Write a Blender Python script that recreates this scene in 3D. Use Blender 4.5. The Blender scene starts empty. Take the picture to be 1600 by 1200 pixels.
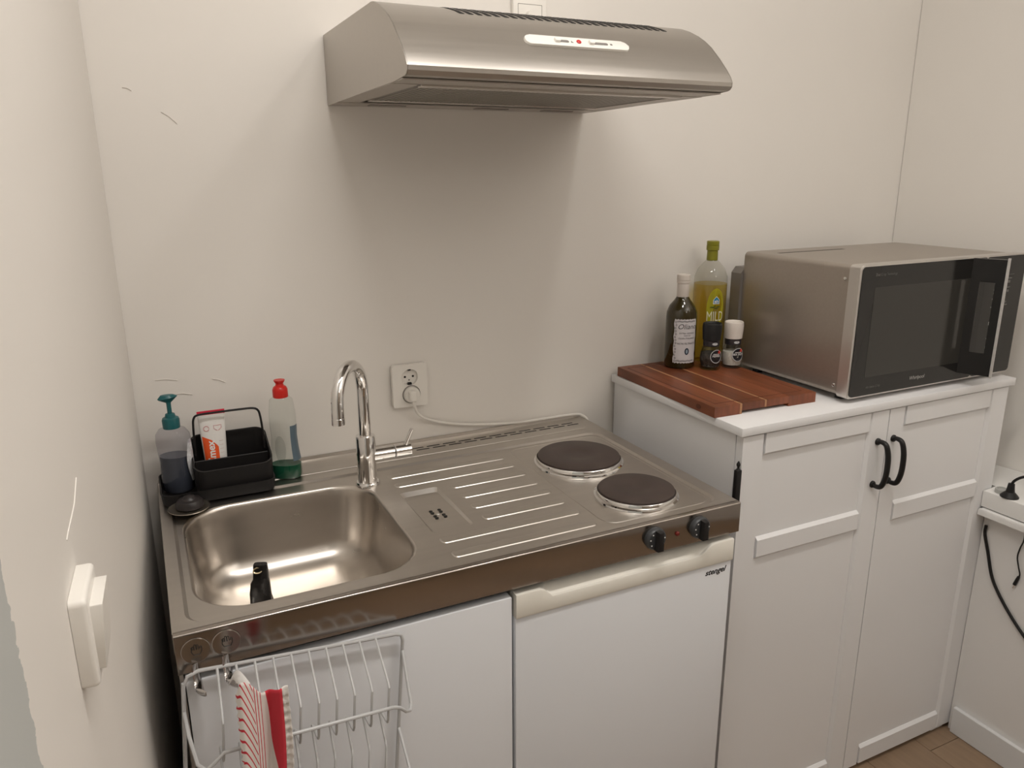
import bpy, bmesh, math, random
from mathutils import Vector, Matrix
random.seed(7)
PI = math.pi
scn = bpy.context.scene
COL = scn.collection

# ------------------------------------------------------------------ camera
CAMP = Vector((0.0208, -1.6304, 1.5117)); YAW, PITCH, ROLL, FPX = 0.44860, 0.27075, -0.00484, 1198.8
fw = Vector((math.sin(YAW)*math.cos(PITCH), math.cos(YAW)*math.cos(PITCH), -math.sin(PITCH)))
rt = fw.cross(Vector((0, 0, 1))).normalized(); up = rt.cross(fw)
r2 = rt*math.cos(ROLL)+up*math.sin(ROLL); u2 = -rt*math.sin(ROLL)+up*math.cos(ROLL)
cd = bpy.data.cameras.new('camera'); cam = bpy.data.objects.new('camera', cd); COL.objects.link(cam)
mw = Matrix((r2, u2, -fw)).transposed().to_4x4(); mw.translation = CAMP
cam.matrix_world = mw
cd.sensor_fit = 'HORIZONTAL'; cd.sensor_width = 36.0; cd.lens = FPX/1600*36.0; cd.clip_start = 0.01
scn.camera = cam

# ------------------------------------------------------------------ world, lamps, exposure
w = bpy.data.worlds.new('world'); scn.world = w; w.use_nodes = True
w.node_tree.nodes['Background'].inputs[0].default_value = (1.0, 0.93, 0.85, 1)
w.node_tree.nodes['Background'].inputs[1].default_value = 0.05
def room_fill(loc, radius, watts, col):
    l = bpy.data.lights.new('room_fill', 'POINT'); l.shadow_soft_size = radius; l.energy = watts; l.color = col
    o = bpy.data.objects.new('room_fill', l); COL.objects.link(o); o.location = loc
    return o
def downlight_or_fill(loc, size, watts, col):
    l = bpy.data.lights.new('downlight_or_fill', 'AREA'); l.shape = 'DISK'; l.size = size; l.energy = watts; l.color = col
    o = bpy.data.objects.new('downlight_or_fill', l); COL.objects.link(o); o.location = loc
    return o
led = downlight_or_fill((0.44, -1.13, 2.685), 0.66, 21, (1.0, 0.96, 0.91)); led.data.shape = 'RECTANGLE'; led.data.size_y = 0.10   # long ceiling luminaire along the kitchenette
downlight_or_fill((1.19, -1.13, 2.685), 0.16, 6.5, (1.0, 0.96, 0.91))                                    # ceiling downlight to its right
room_fill((1.25, -2.8, 2.30), 0.15, 10, (1.0, 0.96, 0.91))                                    # added fill behind the camera for more ambient light, no known lamp
up_fill = downlight_or_fill((1.75, -2.3, 1.85), 0.28, 42, (1.0, 0.96, 0.915)); up_fill.rotation_euler = (PI, 0, 0)   # added upward fill: ceiling bounce to soften shadows, no known lamp
scn.view_settings.view_transform = 'Standard'; scn.view_settings.look = 'None'
scn.view_settings.gamma = 1; scn.view_settings.exposure = -0.70
scn.view_settings.use_curve_mapping = False

# ------------------------------------------------------------------ materials
MATS = {}
def mat(name, col, rough=0.5, metal=0.0, noise=None, bump=None, coat=0.0, trans=0.0, ior=1.45, stretch=(1, 1, 1), rnd=0.0, rvar=0.0, spec=0.5, emit=None):
    if name in MATS: return MATS[name]
    m = bpy.data.materials.new(name); m.use_nodes = True; MATS[name] = m
    nt = m.node_tree; b = nt.nodes['Principled BSDF']
    b.inputs['Base Color'].default_value = (*col, 1); b.inputs['Roughness'].default_value = rough
    b.inputs['Metallic'].default_value = metal; b.inputs['Coat Weight'].default_value = coat
    b.inputs['Transmission Weight'].default_value = trans; b.inputs['IOR'].default_value = ior
    b.inputs['Specular IOR Level'].default_value = spec
    if emit: b.inputs['Emission Color'].default_value = (*emit[0], 1); b.inputs['Emission Strength'].default_value = emit[1]
    tc = nt.nodes.new('ShaderNodeTexCoord'); mp = nt.nodes.new('ShaderNodeMapping')
    mp.inputs['Scale'].default_value = stretch; nt.links.new(tc.outputs['Object'], mp.inputs[0])
    src = mp.outputs[0]
    if noise or rnd:
        n = nt.nodes.new('ShaderNodeTexNoise'); n.inputs['Scale'].default_value = noise[0] if noise else 5; n.inputs['Detail'].default_value = 5
        nt.links.new(src, n.inputs['Vector'])
        amt = noise[1] if noise else 0
        ramp = nt.nodes.new('ShaderNodeMapRange'); ramp.inputs[3].default_value = 1-amt; ramp.inputs[4].default_value = 1+amt
        ramp.inputs[1].default_value = .25; ramp.inputs[2].default_value = .75
        nt.links.new(n.outputs['Fac'], ramp.inputs[0])
        fac = ramp.outputs[0]
        if rnd:
            oi = nt.nodes.new('ShaderNodeObjectInfo'); mr = nt.nodes.new('ShaderNodeMapRange')
            mr.inputs[3].default_value = 1-rnd; mr.inputs[4].default_value = 1+rnd; nt.links.new(oi.outputs['Random'], mr.inputs[0])
            mu = nt.nodes.new('ShaderNodeMath'); mu.operation = 'MULTIPLY'; nt.links.new(fac, mu.inputs[0]); nt.links.new(mr.outputs[0], mu.inputs[1]); fac = mu.outputs[0]
        hs = nt.nodes.new('ShaderNodeHueSaturation'); hs.inputs['Color'].default_value = (*col, 1)
        nt.links.new(fac, hs.inputs['Value']); nt.links.new(hs.outputs[0], b.inputs['Base Color'])
        if rvar:
            rr = nt.nodes.new('ShaderNodeMapRange'); rr.inputs[3].default_value = rough-rvar; rr.inputs[4].default_value = rough+rvar
            nt.links.new(n.outputs['Fac'], rr.inputs[0]); nt.links.new(rr.outputs[0], b.inputs['Roughness'])
    if bump:
        n2 = nt.nodes.new('ShaderNodeTexNoise'); n2.inputs['Scale'].default_value = bump[0]; n2.inputs['Detail'].default_value = 4
        nt.links.new(src, n2.inputs['Vector'])
        bp = nt.nodes.new('ShaderNodeBump'); bp.inputs['Strength'].default_value = bump[1]; bp.inputs['Distance'].default_value = bump[2] if len(bump) > 2 else 0.002
        nt.links.new(n2.outputs['Fac'], bp.inputs['Height']); nt.links.new(bp.outputs[0], b.inputs['Normal'])
    return m
def clear_mat(name, tint, gloss=0.03, ior=1.45):
    m = bpy.data.materials.new(name); m.use_nodes = True; MATS[name] = m
    nt = m.node_tree; nt.nodes.remove(nt.nodes['Principled BSDF'])
    out = nt.nodes['Material Output']; tr = nt.nodes.new('ShaderNodeBsdfTransparent'); tr.inputs[0].default_value = (*tint, 1)
    gl = nt.nodes.new('ShaderNodeBsdfGlossy'); gl.inputs['Roughness'].default_value = gloss
    lw = nt.nodes.new('ShaderNodeLayerWeight'); lw.inputs[0].default_value = .5
    pw_ = nt.nodes.new('ShaderNodeMath'); pw_.operation = 'POWER'; pw_.inputs[1].default_value = 4.0; nt.links.new(lw.outputs['Facing'], pw_.inputs[0])
    fr = nt.nodes.new('ShaderNodeMath'); fr.operation = 'MULTIPLY_ADD'; fr.inputs[1].default_value = .55; fr.inputs[2].default_value = .035; nt.links.new(pw_.outputs[0], fr.inputs[0])
    mx = nt.nodes.new('ShaderNodeMixShader')
    nt.links.new(fr.outputs[0], mx.inputs[0]); nt.links.new(tr.outputs[0], mx.inputs[1]); nt.links.new(gl.outputs[0], mx.inputs[2])
    nt.links.new(mx.outputs[0], out.inputs[0]); return m

PAINT = mat('wall_paint', (0.80, 0.765, 0.72), 0.6, noise=(2.0, 0.02), bump=(9, 0.25, 0.004))
CEIL = mat('ceiling_paint', (0.85, 0.83, 0.80), 0.8)
STEEL = mat('brushed_steel', (0.55, 0.515, 0.475), 0.33, 1.0, noise=(60, 0.05), stretch=(0.06, 1, 1), bump=(350, 0.03, 0.0005), rvar=0.07)
BOWLM = mat('satin_steel', (0.56, 0.52, 0.475), 0.29, 1.0, noise=(40, 0.04), stretch=(0.3, 1, 1), rvar=0.04)
HOODM = mat('hood_steel', (0.47, 0.44, 0.405), 0.38, 1.0, noise=(80, 0.04), stretch=(0.05, 1, 1), rvar=0.05)
MIRST = mat('polished_steel', (0.37, 0.335, 0.305), 0.19, 1.0, noise=(14, 0.05), bump=(7, 0.04, 0.002), rvar=0.03)
CHROME = mat('chrome', (0.82, 0.81, 0.80), 0.05, 1.0)
WHITE = mat('white_lacquer', (0.79, 0.785, 0.79), 0.35, noise=(3, 0.012))
DOORW = mat('door_white', (0.73, 0.74, 0.765), 0.32, noise=(3, 0.012))
CREAM = mat('cream_plastic', (0.78, 0.75, 0.68), 0.4, noise=(6, 0.02))
PLASTW = mat('white_plastic', (0.82, 0.79, 0.74), 0.35)
BLACK = mat('black_plastic', (0.013, 0.012, 0.012), 0.45, spec=.35)
GLOSSB = mat('black_glass', (0.02, 0.019, 0.018), 0.10, spec=0.5)
IRON = mat('cast_iron', (0.060, 0.043, 0.037), 0.5, 0.2, noise=(18, 0.15), bump=(220, 0.1, 0.0005))
DARK = mat('dark_void', (0.01, 0.009, 0.008), 0.7)

# ------------------------------------------------------------------ mesh helpers
def link(o, parent=None):
    COL.objects.link(o)
    if parent is not None:
        o.parent = parent
        p = parent; off = Vector((0, 0, 0))
        while p: off += p.location; p = p.parent
        o.location = o.location - off
    return o
def obj(name, bm, m, parent=None, smooth=True, angle=35):
    if isinstance(bm, bmesh.types.BMesh):
        bmesh.ops.recalc_face_normals(bm, faces=bm.faces)
        me = bpy.data.meshes.new(name); bm.to_mesh(me); bm.free()
    else: me = bm
    if len(me.vertices):
        lo = Vector([min(v.co[i] for v in me.vertices) for i in range(3)]); hi = Vector([max(v.co[i] for v in me.vertices) for i in range(3)])
        c = Vector(((lo.x+hi.x)/2, (lo.y+hi.y)/2, lo.z)); me.transform(Matrix.Translation(-c))
    else: c = Vector()
    if smooth:
        me.shade_smooth(); me.set_sharp_from_angle(angle=math.radians(angle))
    me.materials.clear(); me.materials.append(m)
    o = bpy.data.objects.new(name, me); o.location = c
    return link(o, parent)
def thing(name, label, cat, loc, group=None):
    o = bpy.data.objects.new(name, None); o.empty_display_size = 0.05; o.location = loc; COL.objects.link(o)
    o['label'] = label; o['category'] = cat
    if group: o['group'] = group
    return o
def tag(o, label, cat, group=None):
    o['label'] = label; o['category'] = cat
    if group: o['group'] = group
    return o
def struct(o, label=None):
    o['kind'] = 'structure'
    if label: o['label'] = label
    return o
def box(x0, x1, y0, y1, z0, z1, bev=0.0, seg=2, bm=None):
    b = bmesh.new()
    vs = [b.verts.new((x, y, z)) for x in (x0, x1) for y in (y0, y1) for z in (z0, z1)]
    for f in ((0, 1, 3, 2), (4, 6, 7, 5), (0, 4, 5, 1), (2, 3, 7, 6), (0, 2, 6, 4), (1, 5, 7, 3)): b.faces.new([vs[i] for i in f])
    if bev: bmesh.ops.bevel(b, geom=list(b.edges), offset=bev, segments=seg, affect='EDGES', profile=0.5)
    return merge(bm, b)
def merge(bm, b):
    if bm is None: return b
    me = bpy.data.meshes.new('tmp'); b.to_mesh(me); b.free(); bm.from_mesh(me); bpy.data.meshes.remove(me); return bm
def catmull(pts, n=6, closed=False):
    P = [Vector(p) for p in pts]; out = []; N = len(P)
    rng = range(N) if closed else range(N-1)
    for i in rng:
        p1, p2 = P[i], P[(i+1) % N]
        p0 = P[(i-1) % N] if closed or i > 0 else p1*2-p2
        p3 = P[(i+2) % N] if closed or i+2 < N else p2*2-p1
        for k in range(n):
            t = k/n
            out.append(0.5*((2*p1)+(p2-p0)*t+(2*p0-5*p1+4*p2-p3)*t*t+(3*p1-p0-3*p2+p3)*t*t*t))
    if not closed: out.append(P[-1])
    return out
def tube(pts, r, n=10, closed=False, bm=None, flat=1.0):
    P = [Vector(p) for p in pts]; b = bmesh.new(); N = len(P); rings = []
    rad = r if callable(r) else (lambda t: r)
    T = []
    for i in range(N):
        a = P[(i-1) % N] if closed or i > 0 else P[i]; c = P[(i+1) % N] if closed or i < N-1 else P[i]
        T.append((c-a).normalized())
    nrm = T[0].orthogonal().normalized()
    for i in range(N):
        if i: 
            ax = T[i-1].cross(T[i])
            if ax.length > 1e-7:
                nrm = Matrix.Rotation(T[i-1].angle(T[i]), 3, ax.normalized()) @ nrm
        bn = T[i].cross(nrm).normalized(); rr = rad(i/max(1, N-1))
        rings.append([b.verts.new(P[i]+(nrm*math.cos(2*PI*k/n)+bn*math.sin(2*PI*k/n)*flat)*rr) for k in range(n)])
    for i in range(N if closed else N-1):
        A, B = rings[i], rings[(i+1) % N]
        for k in range(n): b.faces.new((A[k], A[(k+1) % n], B[(k+1) % n], B[k]))
    if not closed: b.faces.new(rings[0]); b.faces.new(rings[-1])
    return merge(bm, b)
def lathe(prof, c=(0, 0, 0), n=32, sx=1.0, sy=1.0, bm=None, rot=0.0, cap=True):
    b = bmesh.new(); rings = []; c = Vector(c); cr, sr = math.cos(rot), math.sin(rot)
    for r, z in prof:
        if r < 1e-6: rings.append([b.verts.new(c+Vector((0, 0, z)))])
        else:
            ring = []
            for k in range(n):
                x = r*math.cos(2*PI*k/n)*sx; y = r*math.sin(2*PI*k/n)*sy
                ring.append(b.verts.new(c+Vector((x*cr-y*sr, x*sr+y*cr, z))))
            rings.append(ring)
    for A, B in zip(rings, rings[1:]):
        if len(A) == 1 and len(B) == 1: continue
        for k in range(n):
            if len(A) == 1: b.faces.new((A[0], B[k], B[(k+1) % n]))
            elif len(B) == 1: b.faces.new((A[k], A[(k+1) % n], B[0]))
            else: b.faces.new((A[k], A[(k+1) % n], B[(k+1) % n], B[k]))
    if cap:
        for R in (rings[0], rings[-1]):
            if len(R) > 1: b.faces.new(R)
    return merge(bm, b)
def xform(bm, M_): bmesh.ops.transform(bm, matrix=M_, verts=bm.verts); return bm
def rrect(x0, x1, y0, y1, r, n=6):
    out = []
    for cx, cy, a in ((x1-r, y1-r, 0), (x0+r, y1-r, 90), (x0+r, y0+r, 180), (x1-r, y0+r, 270)):
        for k in range(n+1):
            t = math.radians(a+90*k/n); out.append((cx+r*math.cos(t), cy+r*math.sin(t)))
    return out
def prism(poly, h0, h1, M_=None, bev=0.0, bm=None, seg=2):
    b = bmesh.new(); A = [b.verts.new((p[0], p[1], h0)) for p in poly]; B = [b.verts.new((p[0], p[1], h1)) for p in poly]
    n = len(poly); b.faces.new(A[::-1]); top = b.faces.new(B)
    for k in range(n): b.faces.new((A[k], A[(k+1) % n], B[(k+1) % n], B[k]))
    if bev: bmesh.ops.bevel(b, geom=list(top.edges), offset=bev, segments=seg, affect='EDGES', profile=0.5)
    if M_ is not None: bmesh.ops.transform(b, matrix=M_, verts=b.verts)
    return merge(bm, b)
def extr(prof, x0, x1, bm=None):           # profile (y, z) extruded along x
    b = bmesh.new(); A = [b.verts.new((x0, y, z)) for y, z in prof]; B = [b.verts.new((x1, y, z)) for y, z in prof]; n = len(prof)
    b.faces.new(A); b.faces.new(B[::-1])
    for k in range(n): b.faces.new((A[k], A[(k+1) % n], B[(k+1) % n], B[k]))
    return merge(bm, b)
def loft(loops, cap0=False, cap1=False, bm=None, closed=True):
    b = bmesh.new(); R = [[b.verts.new(p) for p in L] for L in loops]; n = len(loops[0])
    for A, B in zip(R, R[1:]):
        for k in range(n if closed else n-1): b.faces.new((A[k], A[(k+1) % n], B[(k+1) % n], B[k]))
    if cap0: b.faces.new(R[0][::-1])
    if cap1: b.faces.new(R[-1])
    return merge(bm, b)
def fill_holes(outer, holes, z, bm=None):
    b = bmesh.new(); ed = []
    for L in [outer]+holes:
        vs = [b.verts.new((p[0], p[1], z)) for p in L]
        ed += [b.edges.new((vs[i], vs[(i+1) % len(vs)])) for i in range(len(vs))]
    bmesh.ops.triangle_fill(b, use_beauty=True, use_dissolve=False, edges=ed)
    return merge(bm, b)
def frame_m(o, xa, ya):                    # matrix with local x, y axes in world
    xa = Vector(xa).normalized(); ya = Vector(ya); za = xa.cross(ya).normalized(); ya = za.cross(xa)
    m = Matrix((xa, ya, za)).transposed().to_4x4(); m.translation = Vector(o); return m
def text_bm(body, size, align='CENTER', shear=0.0, bold=0.0, depth=0.0003, xs=1.0):
    c = bpy.data.curves.new('t', 'FONT'); c.body = body; c.size = size; c.align_x = align; c.align_y = 'CENTER'; c.shear = shear
    c.offset = bold; c.extrude = depth; c.resolution_u = 3
    o = bpy.data.objects.new('t', c); COL.objects.link(o)
    dg = bpy.context.evaluated_depsgraph_get(); dg.update()
    me = bpy.data.meshes.new_from_object(o.evaluated_get(dg)); b = bmesh.new(); b.from_mesh(me)
    bpy.data.objects.remove(o); bpy.data.curves.remove(c); bpy.data.meshes.remove(me)
    if xs != 1: bmesh.ops.scale(b, vec=(xs, 1, 1), verts=b.verts)
    return b
def text(name, body, size, m, M_, parent, **k):
    b = text_bm(body, size, **k); bmesh.ops.transform(b, matrix=M_, verts=b.verts)
    return obj(name, b, m, parent, smooth=False)
def wrap(bm, c, r, ang, z0):               # bend a flat mesh in xy onto a vertical cylinder
    for v in bm.verts:
        a = ang+v.co.x/r; rr = r+v.co.z
        v.co = Vector((c[0]+rr*math.cos(a), c[1]+rr*math.sin(a), z0+v.co.y))
    return bm
def patch(c, r, ang, half, z0, z1, n=14, edge=0.0, th=0.0004):
    W = half*r; nx, nz = n, 10; b = bmesh.new(); V = {}
    for i in range(nx+1):
        for j in range(nz+1):
            x = -W+2*W*i/nx; y = z0+(z1-z0)*j/nz
            if edge:
                if i in (0, nx): x += edge*math.sin(j*2.3)*(-1 if i == 0 else 1)
                if j in (0, nz): y += edge*math.sin(i*2.1)
            V[i, j] = b.verts.new((x, y, th))
    for i in range(nx):
        for j in range(nz): b.faces.new((V[i, j], V[i+1, j], V[i+1, j+1], V[i, j+1]))
    return wrap(b, c, r, ang, 0)
def ellipse_patch(c, r, ang, cx, cz, rx, rz, th=0.0006, n=20, inner=0.0):
    b = bmesh.new(); ring = [b.verts.new((cx+rx*math.cos(2*PI*k/n), cz+rz*math.sin(2*PI*k/n), th)) for k in range(n)]
    if inner:
        ri = [b.verts.new((cx+rx*inner*math.cos(2*PI*k/n), cz+rz*inner*math.sin(2*PI*k/n), th)) for k in range(n)]
        for k in range(n): b.faces.new((ring[k], ring[(k+1) % n], ri[(k+1) % n], ri[k]))
    else: b.faces.new(ring)
    return wrap(b, c, r, ang, 0)
FRONT = ((1, 0, 0), (0, 0, 1))             # local axes of something facing the camera side (-y)

# ================================================================== the room
FZ = -0.045; CZ = 2.70; YB = -3.6
LX = lambda y: -0.0215+0.043*y
RX = lambda y: 2.095-0.1375*y
def wall_prism(poly): return prism(poly, FZ-0.1, CZ+0.1)
fl = struct(obj('floor', prism([(-.3, .1), (2.8, .1), (2.8, YB-.1), (-.3, YB-.1)], FZ-.1, FZ-.004), mat('subfloor', (.10, .07, .05), .8)), 'light oak plank floor')
PLANK = mat('oak_plank', (0.27, 0.185, 0.12), 0.42, noise=(6, 0.13), stretch=(9, 0.9, 1), rnd=0.10, bump=(60, 0.12, 0.0008))
pw, plen = 0.19, 1.15
pm = box(-pw/2+.0007, pw/2-.0007, -plen/2+.0007, plen/2-.0007, -.004, 0, 0.0008, 1)
pme = bpy.data.meshes.new('plank'); pm.to_mesh(pme); pm.free(); pme.materials.append(PLANK)
i = 0
for cx in range(14):
    x = -.16+pw*cx; off = (cx*0.41) % 1.0*plen
    for k in range(5):
        y = -off-plen*k+plen*.55
        if y-plen/2 > 0 or y+plen/2 < YB: continue
        o = bpy.data.objects.new('plank', pme); o.location = (x, y, FZ); link(o, fl)
struct(obj('ceiling', prism([(-.3, .1), (2.8, .1), (2.8, YB-.1), (-.3, YB-.1)], CZ, CZ+.1), CEIL), 'white ceiling')
wb = struct(obj('wall_back', wall_prism([(-.3, .0015), (2.8, .0015), (2.8, .1), (-.3, .1)]), PAINT), 'white plastered wall behind the kitchenette')
# left wall: white paint ending in a ragged vertical edge, grey paint beyond it
PL = bpy.data.materials.new('wall_paint_two_tone'); PL.use_nodes = True; nt = PL.node_tree; b = nt.nodes['Principled BSDF']; b.inputs['Roughness'].default_value = .6
tc = nt.nodes.new('ShaderNodeTexCoord'); sp = nt.nodes.new('ShaderNodeSeparateXYZ'); nt.links.new(tc.outputs['Object'], sp.inputs[0])
nz = nt.nodes.new('ShaderNodeTexNoise'); nz.inputs['Scale'].default_value = 90; nz.inputs['Detail'].default_value = 6; nt.links.new(tc.outputs['Object'], nz.inputs['Vector'])
ma = nt.nodes.new('ShaderNodeMath'); ma.operation = 'MULTIPLY_ADD'; ma.inputs[1].default_value = .022; nt.links.new(nz.outputs['Fac'], ma.inputs[0]); nt.links.new(sp.outputs['Y'], ma.inputs[2])
edge = nt.nodes.new('ShaderNodeMath'); edge.operation = 'LESS_THAN'; nt.links.new(ma.outputs[0], edge.inputs[0])
mc = nt.nodes.new('ShaderNodeMix'); mc.data_type = 'RGBA'; mc.inputs[6].default_value = (0.80, 0.765, 0.72, 1); mc.inputs[7].default_value = (0.50, 0.515, 0.50, 1)
nt.links.new(edge.outputs[0], mc.inputs[0]); nt.links.new(mc.outputs[2], b.inputs['Base Color'])
n2 = nt.nodes.new('ShaderNodeTexNoise'); n2.inputs['Scale'].default_value = 9; nt.links.new(tc.outputs['Object'], n2.inputs['Vector'])
bp = nt.nodes.new('ShaderNodeBump'); bp.inputs['Strength'].default_value = .3; bp.inputs['Distance'].default_value = .004; nt.links.new(n2.outputs['Fac'], bp.inputs['Height']); nt.links.new(bp.outputs[0], b.inputs['Normal'])
wl = struct(obj('wall_left', wall_prism([(LX(.0), .0), (LX(YB), YB), (LX(YB)-.12, YB), (LX(0)-.12, 0)]), PL), 'white plastered wall with a light switch, grey paint at its near end')
edge.inputs[1].default_value = -1.149+.011-wl.location.y
struct(obj('wall_right', wall_prism([(RX(0), 0), (RX(0)+.12, 0), (RX(YB)+.12, YB), (RX(YB), YB)]), PAINT), 'white wall beside the microwave')
struct(obj('wall_front', wall_prism([(-.3, YB), (2.8, YB), (2.8, YB-.1), (-.3, YB-.1)]), mat('far_wall_paint', (.30, .255, .21), .7)), 'wall behind the camera')
# plaster scratches and cracks
CR = mat('plaster_scratch', (0.82, 0.785, 0.74), .6)
def wl_pt(y, z): return (LX(y)+.0003, y, z)
obj('plaster_crack', tube(catmull([wl_pt(-.845, 1.235), wl_pt(-.87, 1.226), wl_pt(-.885, 1.222), wl_pt(-.93, 1.219), wl_pt(-.945, 1.217)], 4), .0006, 6), CR, wl)
for a, c in ((((.02, 1.115), (.06, 1.11))), (((.05, 1.082), (.085, 1.077))), (((.125, 1.105), (.15, 1.095))), (((.09, 1.62), (.115, 1.60))), (((.03, 1.66), (.045, 1.655)))):
    m_ = ((a[0]+c[0])/2, (a[1]+c[1])/2+.002)
    obj('plaster_crack', tube([(a[0], .001, a[1]), (m_[0], .001, m_[1]), (c[0], .001, c[1])], .0009, 6), mat('plaster_scratch_shade', (.70, .66, .61), .7), wb)

# boxed-in ledge along the right wall
lg = bpy.data.objects.new('trim_1', None); lg.location = (2.0, -1.5, FZ); COL.objects.link(lg); struct(lg, 'white boxed-in ledge along the right wall')
def ledge_poly(xf, y0=-.4885):
    return [(xf, y0), (1.996, y0), (1.996, -.02), (RX(-.02)-.001, -.02), (RX(YB+.02)-.001, YB+.02), (xf, YB+.02)]
LEDGE = mat('ledge_white', (0.80, 0.79, 0.77), 0.4)
obj('ledge_top', prism(ledge_poly(1.940), .656, .700, bev=.002), LEDGE, lg)
obj('batten', prism(ledge_poly(1.931), .634, .6525, bev=.006), LEDGE, lg)
obj('panel', prism(ledge_poly(1.965), FZ, .6335), mat('panel_white', (0.80, 0.785, 0.77), .45, noise=(2, .02)), lg)
bb = struct(obj('baseboard_right', box(1.952, 1.9645, YB+.02, -.501, FZ+.0005, FZ+.082, .002, 1), mat('baseboard_white', (.74, .745, .75), .4)), 'white baseboard under the ledge panel')

# ================================================================== kitchenette worktop
W = thing('sink_worktop', 'stainless steel kitchenette worktop with sink, drainer and two hot plates', 'worktop', (.5, -.3, .84))
Z = 0.9; ZR = Z-.0035
rec_o = rrect(.018, .972, -.578, -.125, .03, 5); rec_i = rrect(.0235, .9665, -.5725, -.1305, .0255, 5)
bowl_o = rrect(.032, .389, -.556, -.166, .085, 10)
tray_o = rrect(.429, .509, -.456, -.264, .008, 3)
top = fill_holes([(.0, -.592), (1., -.592), (1., 0), (0, 0)], [rec_o], Z)
loft([[(*p, Z) for p in rec_o], [(*p, ZR) for p in rec_i]], bm=top)
fill_holes(rec_i, [bowl_o, tray_o], ZR, bm=top)
bmesh.ops.remove_doubles(top, verts=top.verts, dist=1e-5)
obj('top_plate', top, STEEL, W, angle=20)
# left and right skirts and back lip
obj('side_skirt', box(-.0012, .0, -.594, -.0005, .868, .8995), STEEL, W); obj('side_skirt', box(1., 1.0012, -.594, -.0005, .868, .8995), STEEL, W)
obj('back_lip', extr([(-.0005, .9001), (-.0005, .906), (-.004, .906), (-.0055, .9001)], .0005, .9995), STEEL, W)
# apron with a rolled top edge
pr = [(-.591, .9)]+[(-.599-.003*math.sin(t*PI/10), .897+.003*math.cos(t*PI/10)) for t in range(6)]+[(-.602, .8395), (-.601, .8385), (-.594, .8385), (-.594, .841), (-.599, .841), (-.599, .895), (-.591, .8985)]
obj('front_apron', extr(pr, 0, 1), MIRST, W, angle=50)
# bowl
def bl(ins, z, r): return [(p[0], p[1], z) for p in rrect(.032+ins, .389-ins, -.556+ins, -.166-ins, max(.01, r), 10)]
loops = [bl(0, ZR, .085), bl(.002, ZR-.0008, .084), bl(.0045, ZR-.0035, .083), bl(.006, ZR-.008, .082)]
loops += [bl(.008, ZR-.03, .081), bl(.014, ZR-.07, .078), bl(.020, ZR-.095, .075)]
for k in range(1, 8):
    a = k/7*PI/2; loops.append(bl(.020+.052*(1-math.cos(a)), ZR-.095-.050*math.sin(a), .075-.045*(1-math.cos(a))))
loops += [bl(.10, ZR-.148, .03), bl(.14, ZR-.1495, .02), bl(.155, ZR-.150, .015)]
obj('bowl', loft(loops, cap1=True), BOWLM, W, angle=60)
obj('drain', lathe([(.0, -.1465), (.012, -.1468), (.013, -.1455), (.034, -.1445), (.036, -.146), (.036, -.149)], (.212, -.375, ZR), 24), CHROME, W)
# drainer ridges
def ridge(x0, x1, yf, wd=.026):
    o_ = rrect(x0, x1, yf, yf+wd, .010, 4); i_ = rrect(x0+.003, x1-.003, yf+.0016, yf+wd-.006, .007, 4)
    return loft([[(*p, ZR-.0002) for p in o_], [(*p, ZR+.0014) for p in i_]], cap1=True)
for (x0, x1, yf) in ((.432, .700, -.187), (.432, .702, -.237), (.533, .702, -.2905), (.533, .703, -.344), (.533, .704, -.397), (.533, .705, -.4505), (.430, .707, -.504), (.430, .709, -.5595)):
    obj('drainer_ridge', ridge(x0, x1, yf), STEEL, W, angle=20)
# drain tray with holes
def tr(ins, z): return [(p[0], p[1], z) for p in rrect(.429+ins, .509-ins, -.456+ins, -.264-ins, .008, 3)]
ty = [(p[0], p[1], ZR-.004-.004*(p[1]+.36)/.1*0) for p in rrect(.4335, .5045, -.4515, -.2735, .007, 3)]
obj('overflow_tray', loft([tr(0, ZR), [(x, y, ZR-.007 if y > -.36 else ZR-.0025) for x, y, z in ty]], cap1=True), STEEL, W, angle=20)
hd = lathe([(.0, .0), (.0036, .0), (.0036, .0004), (0, .0004)], n=12); hme = bpy.data.meshes.new('overflow_hole'); hd.to_mesh(hme); hd.free(); hme.materials.append(DARK)
for dx, dy in ((-.0065, .016), (.0065, .016), (-.0065, .0065), (.0065, .0065), (-.0065, -.0085), (.0065, -.0085), (-.0065, -.018), (.0065, -.018)):
    yy = -.378+dy; o = bpy.data.objects.new('overflow_hole', hme)
    t_ = (yy+.2735)/(-.4515+.2735); o.location = (.468+dx*1.3, yy, ZR-.007+.0045*t_+.0008); link(o, W)
obj('overflow_screw', lathe([(0, .0012), (.003, .001), (.0038, 0)], (.468, -.379, ZR-.0044), 12), CHROME, W)
# ventilation slots in the back strip
for row, yy in ((0, -.042), (1, -.055)):
    for k in range(11):
        x = .527+k*.0395+(.010 if row else 0)
        if x+.03 > .972: continue
        obj('vent_slot', box(x, x+.031, yy-.0022, yy+.0022, Z-.001, Z+.0003), DARK, W, smooth=False)
obj('back_groove', box(.03, .96, -.0935, -.092, Z, Z+.0012, .0005, 1), STEEL, W)
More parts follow.
